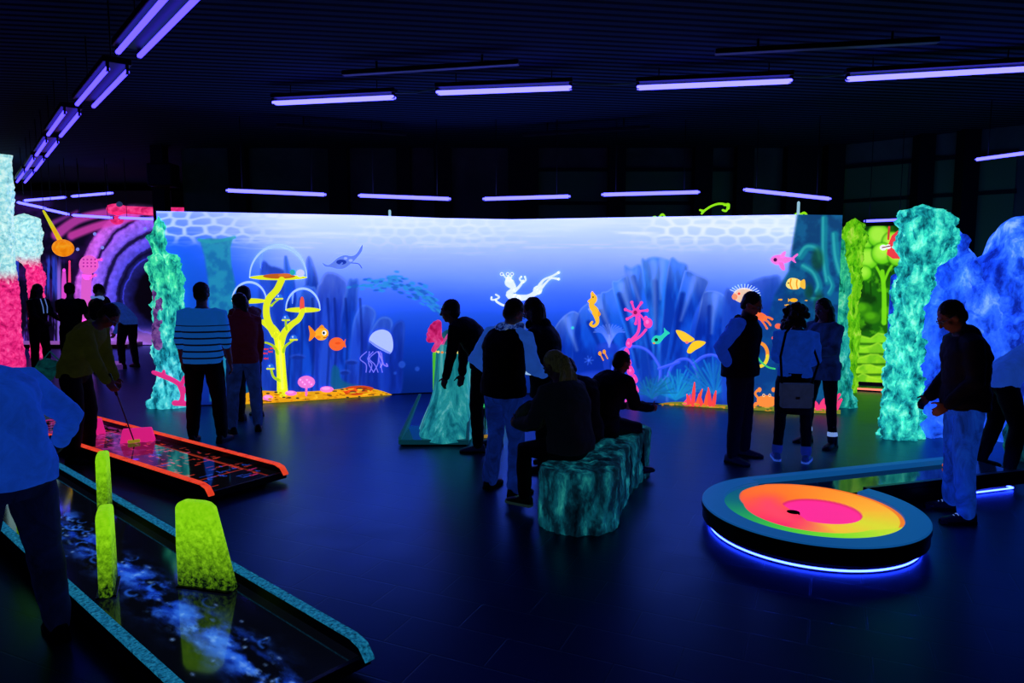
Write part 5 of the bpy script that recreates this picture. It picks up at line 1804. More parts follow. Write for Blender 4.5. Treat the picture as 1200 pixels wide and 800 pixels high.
def striped_shirt():
    n = 'striped_knit'
    if n in MATS:
        return MATS[n]
    m, nt, b = newmat(n)
    L = nt.links.new
    tc = N(nt, 'ShaderNodeTexCoord')
    sx = N(nt, 'ShaderNodeSeparateXYZ')
    L(tc.outputs['Object'], sx.inputs[0])
    a = N(nt, 'ShaderNodeMath', operation='PINGPONG')
    a.inputs[1].default_value = .037
    L(sx.outputs['Z'], a.inputs[0])
    g1 = N(nt, 'ShaderNodeMath', operation='GREATER_THAN')
    g1.inputs[1].default_value = .027
    L(a.outputs[0], g1.inputs[0])
    lt = N(nt, 'ShaderNodeMath', operation='LESS_THAN')
    lt.inputs[1].default_value = 1.37
    L(sx.outputs['Z'], lt.inputs[0])
    mu = N(nt, 'ShaderNodeMath', operation='MULTIPLY')
    L(g1.outputs[0], mu.inputs[0])
    L(lt.outputs[0], mu.inputs[1])
    mx = N(nt, 'ShaderNodeMix', data_type='RGBA')
    L(mu.outputs[0], mx.inputs[0])
    mx.inputs[6].default_value = rgb(20, 104, 206)
    mx.inputs[7].default_value = rgb(8, 12, 30)
    L(mx.outputs[2], b.inputs['Base Color'])
    L(mx.outputs[2], b.inputs['Emission Color'])
    b.inputs['Emission Strength'].default_value = .32
    b.inputs['Roughness'].default_value = .9
    MATS[n] = m
    return m


def rotx(a):
    c, s = math.cos(a), math.sin(a)
    return np.array([[1, 0, 0], [0, c, -s], [0, s, c]])


def roty(a):
    c, s = math.cos(a), math.sin(a)
    return np.array([[c, 0, s], [0, 1, 0], [-s, 0, c]])


def rotz(a):
    c, s = math.cos(a), math.sin(a)
    return np.array([[c, -s, 0], [s, c, 0], [0, 0, 1]])


def ddir(fwd, out, side):
    f, o = math.radians(fwd), math.radians(out)
    return np.array([side * math.sin(o), math.sin(f) * math.cos(o), -math.cos(f) * math.cos(o)])


def up(a):
    a = math.radians(a)
    return np.array([0, math.sin(a), math.cos(a)])


def spine_rings(J, infl, lo, hi, n=22):
    """ellipse rings along the spine between stations lo..hi; J['sp'] = (centre, lean, rx, ry)"""
    out = []
    st = J['sp']
    pts = [s for s in st if lo <= s[4] <= hi]
    for c, lean, rx, ry, k in pts:
        f = np.array([0, math.cos(math.radians(lean)), -math.sin(math.radians(lean))])
        out.append(np.array([c + np.array([1, 0, 0]) * (rx + infl) * math.copysign(abs(math.cos(u)) ** .85, math.cos(u)) + f * (ry + infl) * math.copysign(abs(math.sin(u)) ** .85, math.sin(u)) for u in np.arange(n) * 2 * PI / n]))
    return out


def skeleton(H, lean=0, curl=4, tw=0, head=(0, 0, 0), aL=(5, 10, 12, 4), aR=(5, 10, 12, 4), lL=(2, 5, -2), lR=(2, 5, -2), hipz=None, wide=1.0, fat=1.0):
    S = H / 1.75
    J = {'S': S}
    thL, shL = .425 * S, .415 * S
    legs = {}
    low = 0
    for sd, l in ((-1, lL), (1, lR)):
        hip = np.array([sd * .095 * S, 0, 0])
        kn = hip + ddir(l[0], l[1], sd) * thL
        an = kn + ddir(l[2], l[1] * .6, sd) * shL
        legs[sd] = [hip, kn, an]
        low = min(low, an[2])
    hz = hipz if hipz is not None else -low + .085 * S
    o = np.array([0, 0, hz])
    for sd in legs:
        legs[sd] = [p + o for p in legs[sd]]
    J['legs'] = legs
    Pv = o + np.array([0, 0, .03 * S])
    wa = Pv + up(lean * .6) * .13 * S
    ch = wa + up(lean) * .22 * S
    sh = ch + up(lean + curl) * .145 * S
    nb = sh + up(lean + curl * 1.5) * .06 * S
    hl = (lean + curl) * .45 + head[0]
    hc = nb + up((lean + curl) * .8) * .035 * S + up(hl) * .105 * S
    J.update(P=Pv, waist=wa, chest=ch, sh=sh, nb=nb, hc=hc)
    J['hR'] = rotx(-math.radians(hl)) @ roty(math.radians(head[2])) @ rotz(math.radians(head[1])) if False else rotz(math.radians(head[1])) @ rotx(-math.radians(hl)) @ roty(math.radians(head[2]))
    f = fat
    J['sp'] = [(Pv - up(0) * .13 * S, 0, .10 * S * wide, .085 * S * f, 0), (Pv - up(0) * .06 * S, 0, .160 * S * wide, .118 * S * f, 1), (Pv + up(lean * .3) * .02 * S, lean * .3, .168 * S * wide, .120 * S * f, 2),
               (wa, lean * .7, .145 * S * wide, .105 * S * f, 3), ((wa + ch) / 2, lean * .9, .155 * S * wide, .110 * S * f, 4), (ch, lean, .172 * S * wide, .120 * S * f, 5),
               (ch * .45 + sh * .55, lean + curl * .6, .180 * S * wide, .112 * S, 6), (sh - up(lean + curl) * .01 * S, lean + curl, .150 * S * wide, .088 * S, 7), (sh + up(lean + curl) * .035 * S, lean + curl, .085 * S, .066 * S, 8),
               (nb, lean + curl, .060 * S, .060 * S, 9)]
    arms = {}
    for sd, a in ((-1, aL), (1, aR)):
        s = sh + np.array([sd * .178 * S * wide, 0, 0]) - up(lean + curl) * .02 * S
        e = s + ddir(a[0], a[1], sd) * .29 * S
        w = e + ddir(a[2], a[3], sd) * .255 * S
        arms[sd] = [s, e, w, ddir(a[2] + (8 if len(a) < 5 else a[4]), a[3], sd)]
    J['arms'] = arms
    return J


def hand(w, d, side, S, curl=38):
    """palm, four fingers and a thumb; d runs along the forearm"""
    d = d / np.linalg.norm(d)
    x = np.cross(d, np.array([side * 1.0, .25, 0]))
    x /= np.linalg.norm(x) + 1e-9              # across the knuckles
    nrm = np.cross(x, d)                       # palm normal
    if nrm[0] * side > 0:
        nrm = -nrm
    parts = []
    pc = w + d * .05 * S
    R = np.stack([x, nrm, d], 1)
    parts.append(ellipsoid(pc, (.040 * S, .016 * S, .052 * S), R, 14, 10))
    for i, (o, l) in enumerate(((-.029, .066), (-.010, .075), (.010, .071), (.028, .056))):
        b = w + d * (.088 - .006 * abs(i - 1)) * S + x * o * S
        pts = [b - d * .02 * S, b]
        ang = 0
        for q in (.42, .33, .25):
            ang += math.radians(curl) * (.7 if q == .42 else .5)
            pts.append(pts[-1] + (d * math.cos(ang) + nrm * math.sin(ang)) * l * q * S)
        parts.append(tube(pts, [.0095 * S, .0095 * S, .009 * S, .0085 * S, .0075 * S], 8))
    fr_ = np.array([0, 1.0, 0])
    tx = x if x.dot(fr_) > 0 else -x
    b = w + d * .028 * S + tx * .026 * S
    parts.append(tube([b, b + (d * .6 + tx * .75 + nrm * .2) * .034 * S, b + (d * 1.2 + tx * .95 + nrm * .5) * .05 * S], [.013 * S, .0105 * S, .0085 * S], 8))
    return parts


def person(label, loc, rz, H, clothes, vox=.009, group=None, **pose):
    """clothes: top, legs, shoe, hair materials and options"""
    c = dict(top=None, legs=None, shoe=None, hair=(20, 16, 14), style='short', skin=SKIN, hem=1, tin=.022, lin_=.016, sleeve='long', cuff=.036, ankle=.052)
    c.update(clothes)
    t = thing('person', label, 'person', loc, rz, group)
    J = skeleton(H, **pose)
    S = J['S']
    A, Lg = J['arms'], J['legs']
    # --- one continuous body
    B = [loft(spine_rings(J, -.004, 0, 9))]
    hc, R = J['hc'], J['hR']
    hp = lambda x, y, z: hc + R @ (np.array([x, y, z]) * S)
    B.append(tube([J['sh'], J['nb'], hp(0, -.015, -.05)], [.06 * S, .056 * S, .055 * S], 14))
    B.append(ellipsoid(hp(0, -.012, .022), (.076 * S, .094 * S, .096 * S), R, 20, 14))
    B.append(ellipsoid(hp(0, .012, -.035), (.064 * S, .076 * S, .082 * S), R, 18, 12))
    B.append(ellipsoid(hp(0, .052, -.088), (.030 * S, .030 * S, .026 * S), R, 12, 8))           # chin
    B.append(tube([hp(0, .082, .022), hp(0, .098, -.006), hp(0, .106, -.020)], [.010 * S, .013 * S, .015 * S], 8))  # nose
    B.append(tube([hp(-.034, .074, .036), hp(0, .084, .036), hp(.034, .074, .036)], .012 * S, 8))  # brow
    B.append(tube([hp(-.02, .082, -.052), hp(0, .088, -.050), hp(.02, .082, -.052)], .0085 * S, 8))  # upper lip
    B.append(tube([hp(-.017, .078, -.064), hp(0, .085, -.064), hp(.017, .078, -.064)], .008 * S, 8))
    for s in (-1, 1):
        B.append(ellipsoid(hp(s * .074, -.008, -.008), (.012 * S, .022 * S, .033 * S), R, 10, 8))
        B.append(ellipsoid(hp(s * .045, .052, -.022), (.022 * S, .022 * S, .022 * S), R, 10, 8))   # cheek
        sh, el, wr, hd = A[s]
        B.append(tube([sh - np.array([s * .04 * S, 0, 0]), sh, (sh + el) / 2, el, el * .62 + wr * .38, wr], [.055 * S, .054 * S, .046 * S, .040 * S, .040 * S, .028 * S], 14))
        B += hand(wr, hd, s, S, c.get('curl', 38))
        hip, kn, an = Lg[s]
        B.append(tube([hip, hip * .5 + kn * .5, kn, kn * .62 + an * .38, an], [.088 * S, .076 * S, .056 * S, .055 * S, .038 * S], 16))
        B.append(tube([an - (0, .03 * S, .045 * S), an + np.array([0, .05, -.05]) * S, an + np.array([0, .14, -.062]) * S], [.036 * S, .034 * S, .024 * S], 10))
    blob('body', B, vox, c['skin'], t, 2)
    if vox < .0095:
        for s in (-1, 1):
            V, Fc = ellipsoid(hp(s * .031, .077, .012), (.013 * S,) * 3, None, 10, 8)
            e = mesh_obj('eye', V, Fc, EYE, t)
            V, Fc = ellipsoid(hp(s * .031, .0885, .012), (.006 * S, .0035 * S, .006 * S), R, 8, 6)
            mesh_obj('iris', V, Fc, plain('iris', (20, 16, 14), .2), e)
    # --- hair
    hm = hairm(c['hair'])
    HP = [ellipsoid(hp(0, -.026, .036), (.086 * S, .098 * S, .092 * S), R, 20, 14), ellipsoid(hp(0, -.05, -.02), (.076 * S, .062 * S, .075 * S), R, 16, 12)]
    st = c['style']
    if st == 'curly':
        r_ = random.Random(len(label))
        for i in range(46):
            u, v = r_.uniform(0, 2 * PI), r_.uniform(-.9, 1)
            q = math.sqrt(1 - v * v * .99)
            x, y, z = .118 * q * math.cos(u), -.04 + .118 * q * math.sin(u), .03 + .1 * v
            if y > .045 and z < .06:
                continue
            HP.append(ellipsoid(hp(x, y, z - .02), (.036 * S,) * 3, R, 8, 6))
        for i in range(20):
            u = r_.uniform(-PI * 1.05, .05)
            HP.append(ellipsoid(hp(.122 * math.cos(u), -.03 + .105 * math.sin(u), -.08 - r_.random() * .08), (.034 * S,) * 3, R, 8, 6))
    if st in ('long', 'pony', 'blonde_pony'):
        HP.append(ellipsoid(hp(0, -.045, .0), (.086 * S, .085 * S, .1 * S), R, 16, 12))
    if st == 'long':
        dn = np.array([0, 0, -1.0])
        for k in range(9):
            u = -PI + k * PI / 8
            b = hp(.075 * math.cos(u), -.03 + .07 * math.sin(u), -.02)
            HP.append(tube([b, b + dn * .14 * S + R @ np.array([.02 * math.cos(u), -.015, 0]), b + dn * .27 * S + R @ np.array([.02 * math.cos(u), -.01, 0])], [.036 * S, .036 * S, .018 * S], 8))
    if st in ('pony', 'blonde_pony'):
        b = hp(0, -.125, .02)
        L_ = .30 if st == 'pony' else .42
        back = np.array([0, -1.0, 0])
        HP.append(tube([hp(0, -.09, .03), b, b + back * .03 * S + np.array([0, 0, -.1 * S]), b + back * .035 * S + np.array([0, 0, -L_ * .6 * S]), b + np.array([0, 0, -L_ * S])], [.03 * S, .034 * S, .05 * S, .046 * S, .012 * S], 10))
        if st == 'blonde_pony':
            for k in range(7):
                q = (k - 3) * .018
                HP.append(tube([b + np.array([q * .5, -.01, -.02]), b + np.array([q * 1.6, -.05, -.16]), b + np.array([q * 2.4, -.035, -.33 - .02 * (k % 3)])], [.02, .02, .006], 7))
    blob('hair', HP, max(vox, .010), hm, t, 2, (lambda p: .006 * mn.noise(p * 40)) if st != 'short' else (lambda p: .004 * mn.noise(p * 55)))
    # --- trousers
    ti = c['lin_']
    T = [loft(spine_rings(J, ti * .7, 0, 3 if not c.get('low') else 2))]
    for s in (-1, 1):
        hip, kn, an = Lg[s]
        ank = an + (kn - an) * (.02 if not c.get('short_leg') else c['short_leg'])
        T.append(tube([hip, hip * .5 + kn * .5, kn, kn * .55 + an * .45, ank], [(.090 + ti) * S, (.080 + ti) * S, (.060 + ti) * S, (.056 + ti) * S, c['ankle'] * S + ti * .4], 16, True))
    blob('trousers', T, max(vox, .011), c['legs'], t, 3, lambda p: .007 * mn.noise(Vector((p.x * 9, p.y * 9, p.z * 14))))
    # --- top
    ti = c['tin']
    lo = c['hem']
    K = [loft(spine_rings(J, ti, lo, 8))]
    sl = c.get('sleeves_mat')
    SLV = []
    for s in (-1, 1):
        sh, el, wr, hd = A[s]
        q = sh - np.array([s * .05 * S, 0, 0])
        if c['sleeve'] == 'long':
            arm = tube([q, sh, (sh + el) / 2, el, (el + wr) / 2, wr - (wr - el) * .03], [(.060 + ti * .5) * S, (.060 + ti * .6) * S, (.050 + ti * .6) * S, (.045 + ti * .6) * S, (.040 + ti * .5) * S, c['cuff'] * S + ti * .3], 14)
        elif c['sleeve'] == 'rolled':
            arm = tube([q, sh, (sh + el) / 2, el, el * .75 + wr * .25], [(.060 + ti * .5) * S, (.060 + ti * .6) * S, (.052 + ti * .6) * S, (.048 + ti * .6) * S, .05 * S], 14)
        else:
            arm = tube([q, sh, sh * .45 + el * .55], [(.060 + ti * .5) * S, (.062 + ti * .6) * S, (.058 + ti * .7) * S], 14)
        (SLV if sl else K).append(arm)
    wr_ = lambda p: .010 * mn.noise(Vector((p.x * 8, p.y * 8, p.z * 13))) + .004 * mn.noise(Vector((p.x * 22, p.y * 22, p.z * 30)))
    if c.get('coat'):                # coat skirt below the hips
        st_ = J['sp']
        k = c['coat']
        b = J['P']
        K.append(loft([np.array([b + np.array([(.17 + ti + .02) * S * math.cos(u), (.125 + ti + .015) * S * math.sin(u), -z * S]) for u in np.arange(22) * PI / 11]) for z in (-.06, 0, k * .5, k)]))
    blob(c.get('top_name', 'jacket'), K, max(vox, .011), c['top'], t, 3, wr_)
    if sl:
        blob('sleeves', SLV, max(vox, .011), sl, t, 3, wr_)
    if c.get('collar'):
        cm, r0 = c['collar'][:2]
        nbq = J['nb']
        rg = []
        for k in range(25):
            u = 2 * PI * k / 24
            rg.append(nbq + np.array([(.075 + r0 * .4) * math.cos(u), (.075 + r0 * .4) * math.sin(u), -.015 + .012 * math.sin(3 * u)]) * S)
        V, Fc = tube(rg, r0 * S, 10, False)
        nm = c['collar'][2] if len(c['collar']) > 2 else 'collar'
        blob(nm, [(V, Fc)], .012, cm, t, 1, lambda p: .012 * mn.noise(p * 22))
    if c.get('hood'):
        b = J['nb'] - np.array([0, .075 * S, .03 * S])
        blob('hood', [ellipsoid(b, (.12 * S, .065 * S, .085 * S), rotx(-math.radians(pose.get('lean', 0))), 16, 10), ellipsoid(b + np.array([0, .05, .055]) * S, (.095 * S, .05 * S, .04 * S), None, 16, 10)], .013, c['hood'], t, 3, lambda p: .009 * mn.noise(p * 16))
    # --- shoes
    sm = c['shoe']
    solem = c.get('sole', plain('dark_sole', (16, 16, 22), .6))
    for s in (-1, 1):
        hip, kn, an = Lg[s]
        fwd = rotz(-s * math.radians(10)) @ np.array([0, 1.0, 0])
        sd = np.array([fwd[1], -fwd[0], 0])
        bz = an[2] - .085 * S
        rgs, so2 = [], []
        for y, w, h in ((-.078, .020, .05), (-.07, .034, .085), (-.03, .038, .105), (.02, .040, .095), (.07, .044, .070), (.12, .047, .058), (.16, .043, .048), (.19, .028, .034), (.198, .012, .022)):
            o = np.array([an[0], an[1], bz]) + fwd * y * S
            pr = [(-1, .012), (1, .012), (1.03, h * .4), (.85, h * .8), (.45, h), (-.45, h), (-.85, h * .8), (-1.03, h * .4)]
            rgs.append(np.array([o + sd * x * w * S + np.array([0, 0, z * S]) for x, z in pr]))
            so2.append(np.array([o + sd * x * (w + .004) * S + np.array([0, 0, z * S]) for x, z in ((-1, .0), (1, .0), (1.02, .024), (-1.02, .024))]))
        parts = [loft(rgs)]
        if c.get('boot'):
            parts.append(tube([an + np.array([0, 0, -.03 * S]), an + (kn - an) * c['boot']], [.052 * S, .062 * S], 14))
        V, Fc = join(parts)
        so3 = mesh_obj('boot' if c.get('boot') else 'shoe', V, Fc, sm, t)
        V, Fc = loft(so2)
        mesh_obj('sole', V, Fc, solem, so3, smooth=False)
        if c.get('sock'):
            V, Fc = tube([an + (kn - an) * (c.get('boot', .1) - .03), an + (kn - an) * (c.get('boot', .1) + .10)], .058 * S, 14, True)
            mesh_obj('sock', V, Fc, c['sock'], t)
        if c.get('lace') and vox < .0095:
            for k in range(3):
                o = np.array([an[0], an[1], bz]) + fwd * (.045 + .025 * k) * S
                hh = (.088 - .012 * k) * S
                V, Fc = tube([o - sd * .022 * S + np.array([0, 0, hh - .006]), o + np.array([0, 0, hh + .002]), o + sd * .022 * S + np.array([0, 0, hh - .006])], .0035, 6)
                mesh_obj('lace', V, Fc, c['lace'], so3)
    if c.get('glasses'):
        gm = plain('glasses_frame', (120, 130, 150), .3)
        gp = []
        for s in (-1, 1):
            gp.append(tube([hp(s * .062, .085, .014), hp(s * .082, .04, .016), hp(s * .08, -.02, .012)], .0035, 6))
            ring = [hp(s * (.034 + .024 * math.cos(u)), .094, .010 + .018 * math.sin(u)) for u in np.arange(13) * PI / 6]
            gp.append(tube(ring, .003, 6, False))
        gp.append(tube([hp(-.01, .1, .014), hp(.01, .1, .014)], .003, 6))
        V, Fc = join(gp)
        mesh_obj('glasses', V, Fc, gm, t)
    t_J[t.name] = (t, J)
    return t, J


t_J = {}


def toworld(t, p):
    c, s = math.cos(t.rotation_euler.z), math.sin(t.rotation_euler.z)
    return np.array([t.location.x + p[0] * c - p[1] * s, t.location.y + p[0] * s + p[1] * c, t.location.z + p[2]])


# headings: 0 looks away from the camera (+Y), 90 looks left, -90 looks right, 180 looks at the camera
R_ = math.radians
BLK, BLK2, NAVY = cloth((16, 16, 20)), cloth((24, 23, 28)), cloth((18, 24, 48))
DJ = cloth((14, 18, 34), 0, 'denim')
JEANS = cloth((44, 84, 180), .06, 'denim')
DARKJ = cloth((16, 22, 48), .0, 'denim')
SHOE, SHOEB = plain('dark_shoe', (16, 16, 24), .45), plain('blue_shoe', (20, 34, 84), .5, .03)
WHITE_UV = plain('white_glowing_cotton', (120, 160, 255), .8, .45)

# 1 the person bending at the left edge
p1, J1 = person('person in a blue sweater bending over the galaxy lane, back to us', G(24, 772), R_(56), 1.84,
                dict(top=cloth((20, 76, 210), .42, 'knit'), legs=cloth((14, 24, 72), .10, 'denim'), shoe=SHOE, top_name='sweater', tin=.035, lin_=.022, hem=1), vox=.008,
                lean=31, curl=20, head=(30, 0, 0), aL=(40, 8, 60, -10), aR=(-12, 40, 50, 6), lL=(10, 9, -2), lR=(10, 9, -2), wide=1.12, fat=1.12)
# 2 stooping man in olive
p2, J2 = person('stooping man in an olive pullover putting on the red-railed lane', G(94, 538), R_(-84), 1.76,
                dict(top=cloth((58, 64, 18), .13, 'knit'), legs=BLK, shoe=SHOE, top_name='pullover', tin=.03, glasses=True), vox=.009,
                lean=24, curl=20, head=(34, -4, 0), aL=(8, -2, 20, -6), aR=(16, 4, 24, -6), lL=(8, 6, -6), lR=(8, 6, -6))
# 3-6 the far group
p3, J3 = person('person with long hair in a dark hooded jacket with pale drawstrings', G(49, 437), R_(-100), 1.70,
                dict(top=BLK, legs=BLK, shoe=SHOE, style='long', hood=BLK2), vox=.014, lean=2, head=(6, 0, 0), aL=(20, 8, 60, 0), aR=(18, 8, 60, 0))
for s in (-1, 1):
    V, Fc = tube([J3['nb'] + np.array([s * .05, .10, -.03]), J3['chest'] + np.array([s * .05, .165, .02]), J3['chest'] + np.array([s * .04, .165, -.1])], .008, 6)
    mesh_obj('drawstring', V, Fc, WHITE_UV, p3)
p4, J4 = person('person in a black t-shirt seen from behind in front of the space picture', G(88, 447), R_(8), 1.74,
                dict(top=BLK, legs=BLK2, shoe=SHOE, sleeve='short', top_name='shirt'), vox=.013, head=(8, 0, 0), aL=(20, 8, 70, -10), aR=(20, 8, 70, -10))
p5, J5 = person('person with a bright scarf half hidden behind the stooping man in olive', G(115, 436), R_(-60), 1.70,
                dict(top=BLK, legs=BLK, shoe=SHOE, collar=(WHITE_UV, .035, 'scarf')), vox=.013, lean=6, head=(14, 0, 0))
p6, J6 = person('person in a blue shirt bending low over the round lilac platform', G(153, 431), R_(72), 1.76,
                dict(top=cloth((40, 84, 200), .28, 'knit'), legs=cloth((34, 24, 50)), shoe=SHOE, top_name='shirt', tin=.03), vox=.013,
                lean=58, curl=18, head=(10, 0, 0), aL=(15, 4, 30, -4), aR=(10, 4, 25, -4), lL=(10, 5, -5), lR=(6, 5, -5))
# 7-9 trio before the coral tree
p7, J7 = person('man in a blue and black striped shirt seen from behind', G(243, 518), R_(2), 1.83,
                dict(top=striped_shirt(), legs=BLK, shoe=SHOE, sleeve='rolled', top_name='shirt', tin=.03, lin_=.02), vox=.009, wide=1.1, fat=1.1,
                head=(4, 12, 0), aL=(-2, 9, 12, 2), aR=(-4, 11, 8, 6), lL=(2, 5, -2), lR=(2, 6, -2))
p8, J8 = person('woman in a dark red jacket and jeans with tied-back dark hair, looking down', G(288, 506), R_(30), 1.70,
                dict(top=cloth((70, 12, 30), .10), legs=cloth((22, 44, 110), .2, 'denim'), shoe=SHOE, style='pony', hood=cloth((70, 12, 30), .10), tin=.028), vox=.009,
                lean=4, curl=8, head=(24, 24, 0), aL=(18, 4, 50, -8), aR=(2, 8, 14, 0))
p9, J9 = person('man in a dark maroon jacket holding a bright phone before the coral tree', G(293, 490), R_(62), 1.76,
                dict(top=cloth((50, 8, 22), .14), legs=BLK, shoe=SHOE, tin=.025), vox=.011, head=(14, 0, 0), aL=(20, 4, 95, -15), aR=(20, 4, 95, -15))
# 10 black clad player
p10, J10 = person('player dressed in black bending over beside the teal ramp', G(567, 526), R_(78), 1.80,
                  dict(top=BLK, legs=BLK, shoe=SHOEB, top_name='pullover', tin=.025), vox=.009, lean=30, curl=26, head=(-14, 0, 0),
                  aL=(10, 2, 14, -4), aR=(4, 2, 2, -6), lL=(6, 5, -3), lR=(-6, 5, -8))
# 11-12 couple with the phone
p11, J11 = person('person in a black vest with pale blue sleeves and a patterned scarf', G(590, 576), R_(-40), 1.74,
                  dict(top=BLK, sleeves_mat=cloth((44, 106, 235), .34), legs=cloth((16, 46, 140), .25, 'denim'), shoe=SHOE, top_name='vest', collar=(patterned('scarf_pattern', [(.42, (16, 30, 110)), (.5, (70, 120, 240)), (.62, (150, 190, 255))], 14, 4, 1, emit=.2), .05, 'scarf'),
                       tin=.045, hem=1, style='short', glasses=True, ankle=.075), vox=.009, lean=6, curl=10, head=(24, -8, 0), aL=(-14, 34, 50, -26), aR=(16, 8, 70, -14), lL=(8, 6, -8), lR=(2, 6, -6), wide=1.05)
FUR = cloth((20, 22, 22), 0, 'knit')
p12, J12 = person('person with dark hair in a fur-hooded dark coat facing the scarf wearer', G(641, 549), R_(72), 1.72,
                  dict(top=cloth((20, 22, 24)), legs=BLK, shoe=SHOE, style='long', hood=FUR, coat=.2, tin=.035, collar=(FUR, .04, 'fur_trim')), vox=.010, lean=8, curl=8, head=(22, 0, 0), aL=(18, 6, 80, -12), aR=(18, 6, 80, -12), wide=1.12, fat=1.15)
# 13-15 seated on the stone
hz13 = .50 + .085
p13, J13 = person('seated person with a dull blonde ponytail on the near end of the stone bench', np.r_[G(668, 606)[:2], 0], R_(46), 1.63,
                  dict(top=cloth((18, 26, 42), .08), legs=BLK, shoe=SHOE, hair=(96, 104, 74), style='blonde_pony', hem=1, tin=.04, lace=plain('pale_lace', (70, 120, 120), .6, .15), sole=plain('pale_sole', (54, 84, 84), .6, .12)), vox=.009,
                  lean=10, curl=12, head=(20, 10, 0), aL=(24, 8, 75, -12), aR=(24, 8, 75, -12), lL=(80, 6, -4), lR=(72, 4, -14), hipz=hz13, wide=1.12, fat=1.15)
p14, J14 = person('seated person in a long black coat and boots at the far bench end', np.r_[G(702, 568)[:2], 0], R_(-50), 1.52,
                  dict(top=BLK, legs=BLK, shoe=SHOE, style='short', boot=.45, tin=.04, coat=.16, sock=plain('pale_cuff', (90, 110, 200), .8, .12), sleeves_mat=None, hair=(10, 9, 9)), vox=.009,
                  lean=24, curl=20, head=(8, -10, 0), aL=(22, 4, 70, -8), aR=(24, 6, 76, 2), lL=(82, 6, 0), lR=(78, 8, 4), hipz=hz13)
p15, J15 = person('seated person in a black coat hunched behind the blonde one, head hidden', np.r_[G(681, 586)[:2], 0], R_(14), 1.62,
                  dict(top=BLK2, legs=BLK, shoe=SHOE, tin=.04, hood=BLK2), vox=.011, lean=30, curl=26, head=(30, 10, 0), aL=(40, 6, 70, -6), aR=(40, 6, 70, -6), lL=(80, 6, 0), lR=(80, 6, 0), hipz=hz13)
# 16-18 trio before the fan coral
p16, J16 = person('man in a black vest with blue sleeves, hands behind his back, looking down', G(864, 538), R_(-128), 1.76,
                  dict(top=BLK, sleeves_mat=cloth((20, 62, 205), .32), legs=NAVY, shoe=SHOEB, top_name='vest', tin=.045, glasses=True, collar=(BLK, .03)), vox=.009, wide=1.18, fat=1.12, lean=2, curl=6, head=(26, 0, 0),
                  aL=(-26, 20, 10, -34), aR=(-26, 32, 8, -44), lL=(3, 7, -2), lR=(3, 7, -2))
p17, J17 = person('woman with dark curly hair in a blue sweater and dark skirt, seen from behind', G(927, 540), R_(-22), 1.62,
                  dict(top=cloth((18, 70, 205), .34, 'knit'), legs=BLK, shoe=plain('bright_sneaker', (24, 60, 150), .5, .1), style='curly', top_name='sweater', hem=2, lin_=.004, ankle=.045, sole=plain('glow_sole', (60, 110, 230), .6, .35), sock=plain('blue_sock', (30, 60, 170), .8, .15)), vox=.009,
                  lean=3, curl=4, head=(12, -20, 0), aL=(18, 6, 75, -14), aR=(16, 8, 70, -20))
V, Fc = loft([np.array([J17['P'] + np.array([r * math.cos(u), r * .82 * math.sin(u), z]) for u in np.arange(26) * PI / 13]) for z, r in ((.06, .155), (-.05, .185), (-.2, .19), (-.36, .185))])
mesh_obj('skirt', V, Fc, BLK, p17)
p18, J18 = person('woman in a dark denim jacket, black tights and white socks facing the curly-haired woman', G(960, 521), R_(120), 1.66,
                  dict(top=cloth((22, 46, 110), .14, 'denim'), legs=BLK, shoe=SHOE, style='long', lin_=.002, ankle=.042, boot=.12, sock=plain('white_sock', (150, 190, 255), .8, .5), tin=.03, coat=.14), vox=.009,
                  head=(18, 0, 0), aL=(24, 6, 88, -8), aR=(24, 6, 88, -10), lL=(2, 7, -2), lR=(2, 7, -2))
# 19-20 at the right
p19, J19 = person('man in a dark hooded jacket and bright blue jeans beside the spiral hole', G(1122, 605), R_(78), 1.76,
                  dict(top=cloth((20, 24, 46), .01), legs=cloth((20, 74, 214), .26, 'denim'), shoe=plain('navy_shoe', (18, 26, 60), .4, .02), hood=cloth((20, 24, 46), .01), tin=.038, ankle=.062, lin_=.02, glasses=True, lace=WHITE_UV), vox=.008, wide=1.05, fat=1.1,
                  lean=3, curl=10, head=(34, 0, 0), aL=(-4, 6, 38, -14), aR=(0, 6, 40, -12), lL=(4, 5, -4), lR=(0, 6, -2))
p20, J20 = person('person in a pale blue top and black trousers bending behind the man in jeans', G(1166, 552), R_(-105), 1.72,
                  dict(top=cloth((36, 90, 225), .36), legs=BLK, shoe=SHOE, top_name='shirt', tin=.035, lin_=.02), vox=.010, lean=56, curl=20, head=(10, 0, 0), aL=(20, 6, 30, -6), aR=(20, 6, 30, -6), lL=(4, 7, -14), lR=(16, 7, -8))

# ================================================================== THINGS HELD OR WORN
CHROME = plain('steel_shaft', (70, 74, 84), .3, 0, .5, .8)


def putter(label, top, head, col, hd):
    t = thing('putter', label, 'putter', head, 0, 'putters in play')
    V, Fc = tube([top - head, np.array([0, 0, .03])], .007, 8)
    mesh_obj('shaft', V, Fc, CHROME, t)
    d = (head - top) / np.linalg.norm(head - top)
    V, Fc = tube([top - head - d * .02, top - head + d * .24], .014, 10)
    mesh_obj('grip', V, Fc, BLACK, t)
    V, Fc = beam(np.array([-hd[0] * .06, -hd[1] * .06, .02]), np.array([hd[0] * .06, hd[1] * .06, .02]), .03, .035)
    bevelled('putter_head', (V, Fc), plain('putter_head_%d' % col[0], col, .5, .5), t, .008)


wr = toworld(p2, J2['arms'][1][2] + J2['arms'][1][3] * .06)
putter('putter with a yellow head in the hand of the man in olive', wr + np.array([0, 0, .10]), G(157, 519, .101), (180, 160, 40), (.8, .6))
hd = G(568, 513)
wr = toworld(p10, J10['arms'][1][2] + J10['arms'][1][3] * .06)
putter('putter with a yellow head standing beside the player in black', np.array([G(571, 513)[0], hd[1] + .02, .98]), hd, (200, 150, 50), (1, .2))

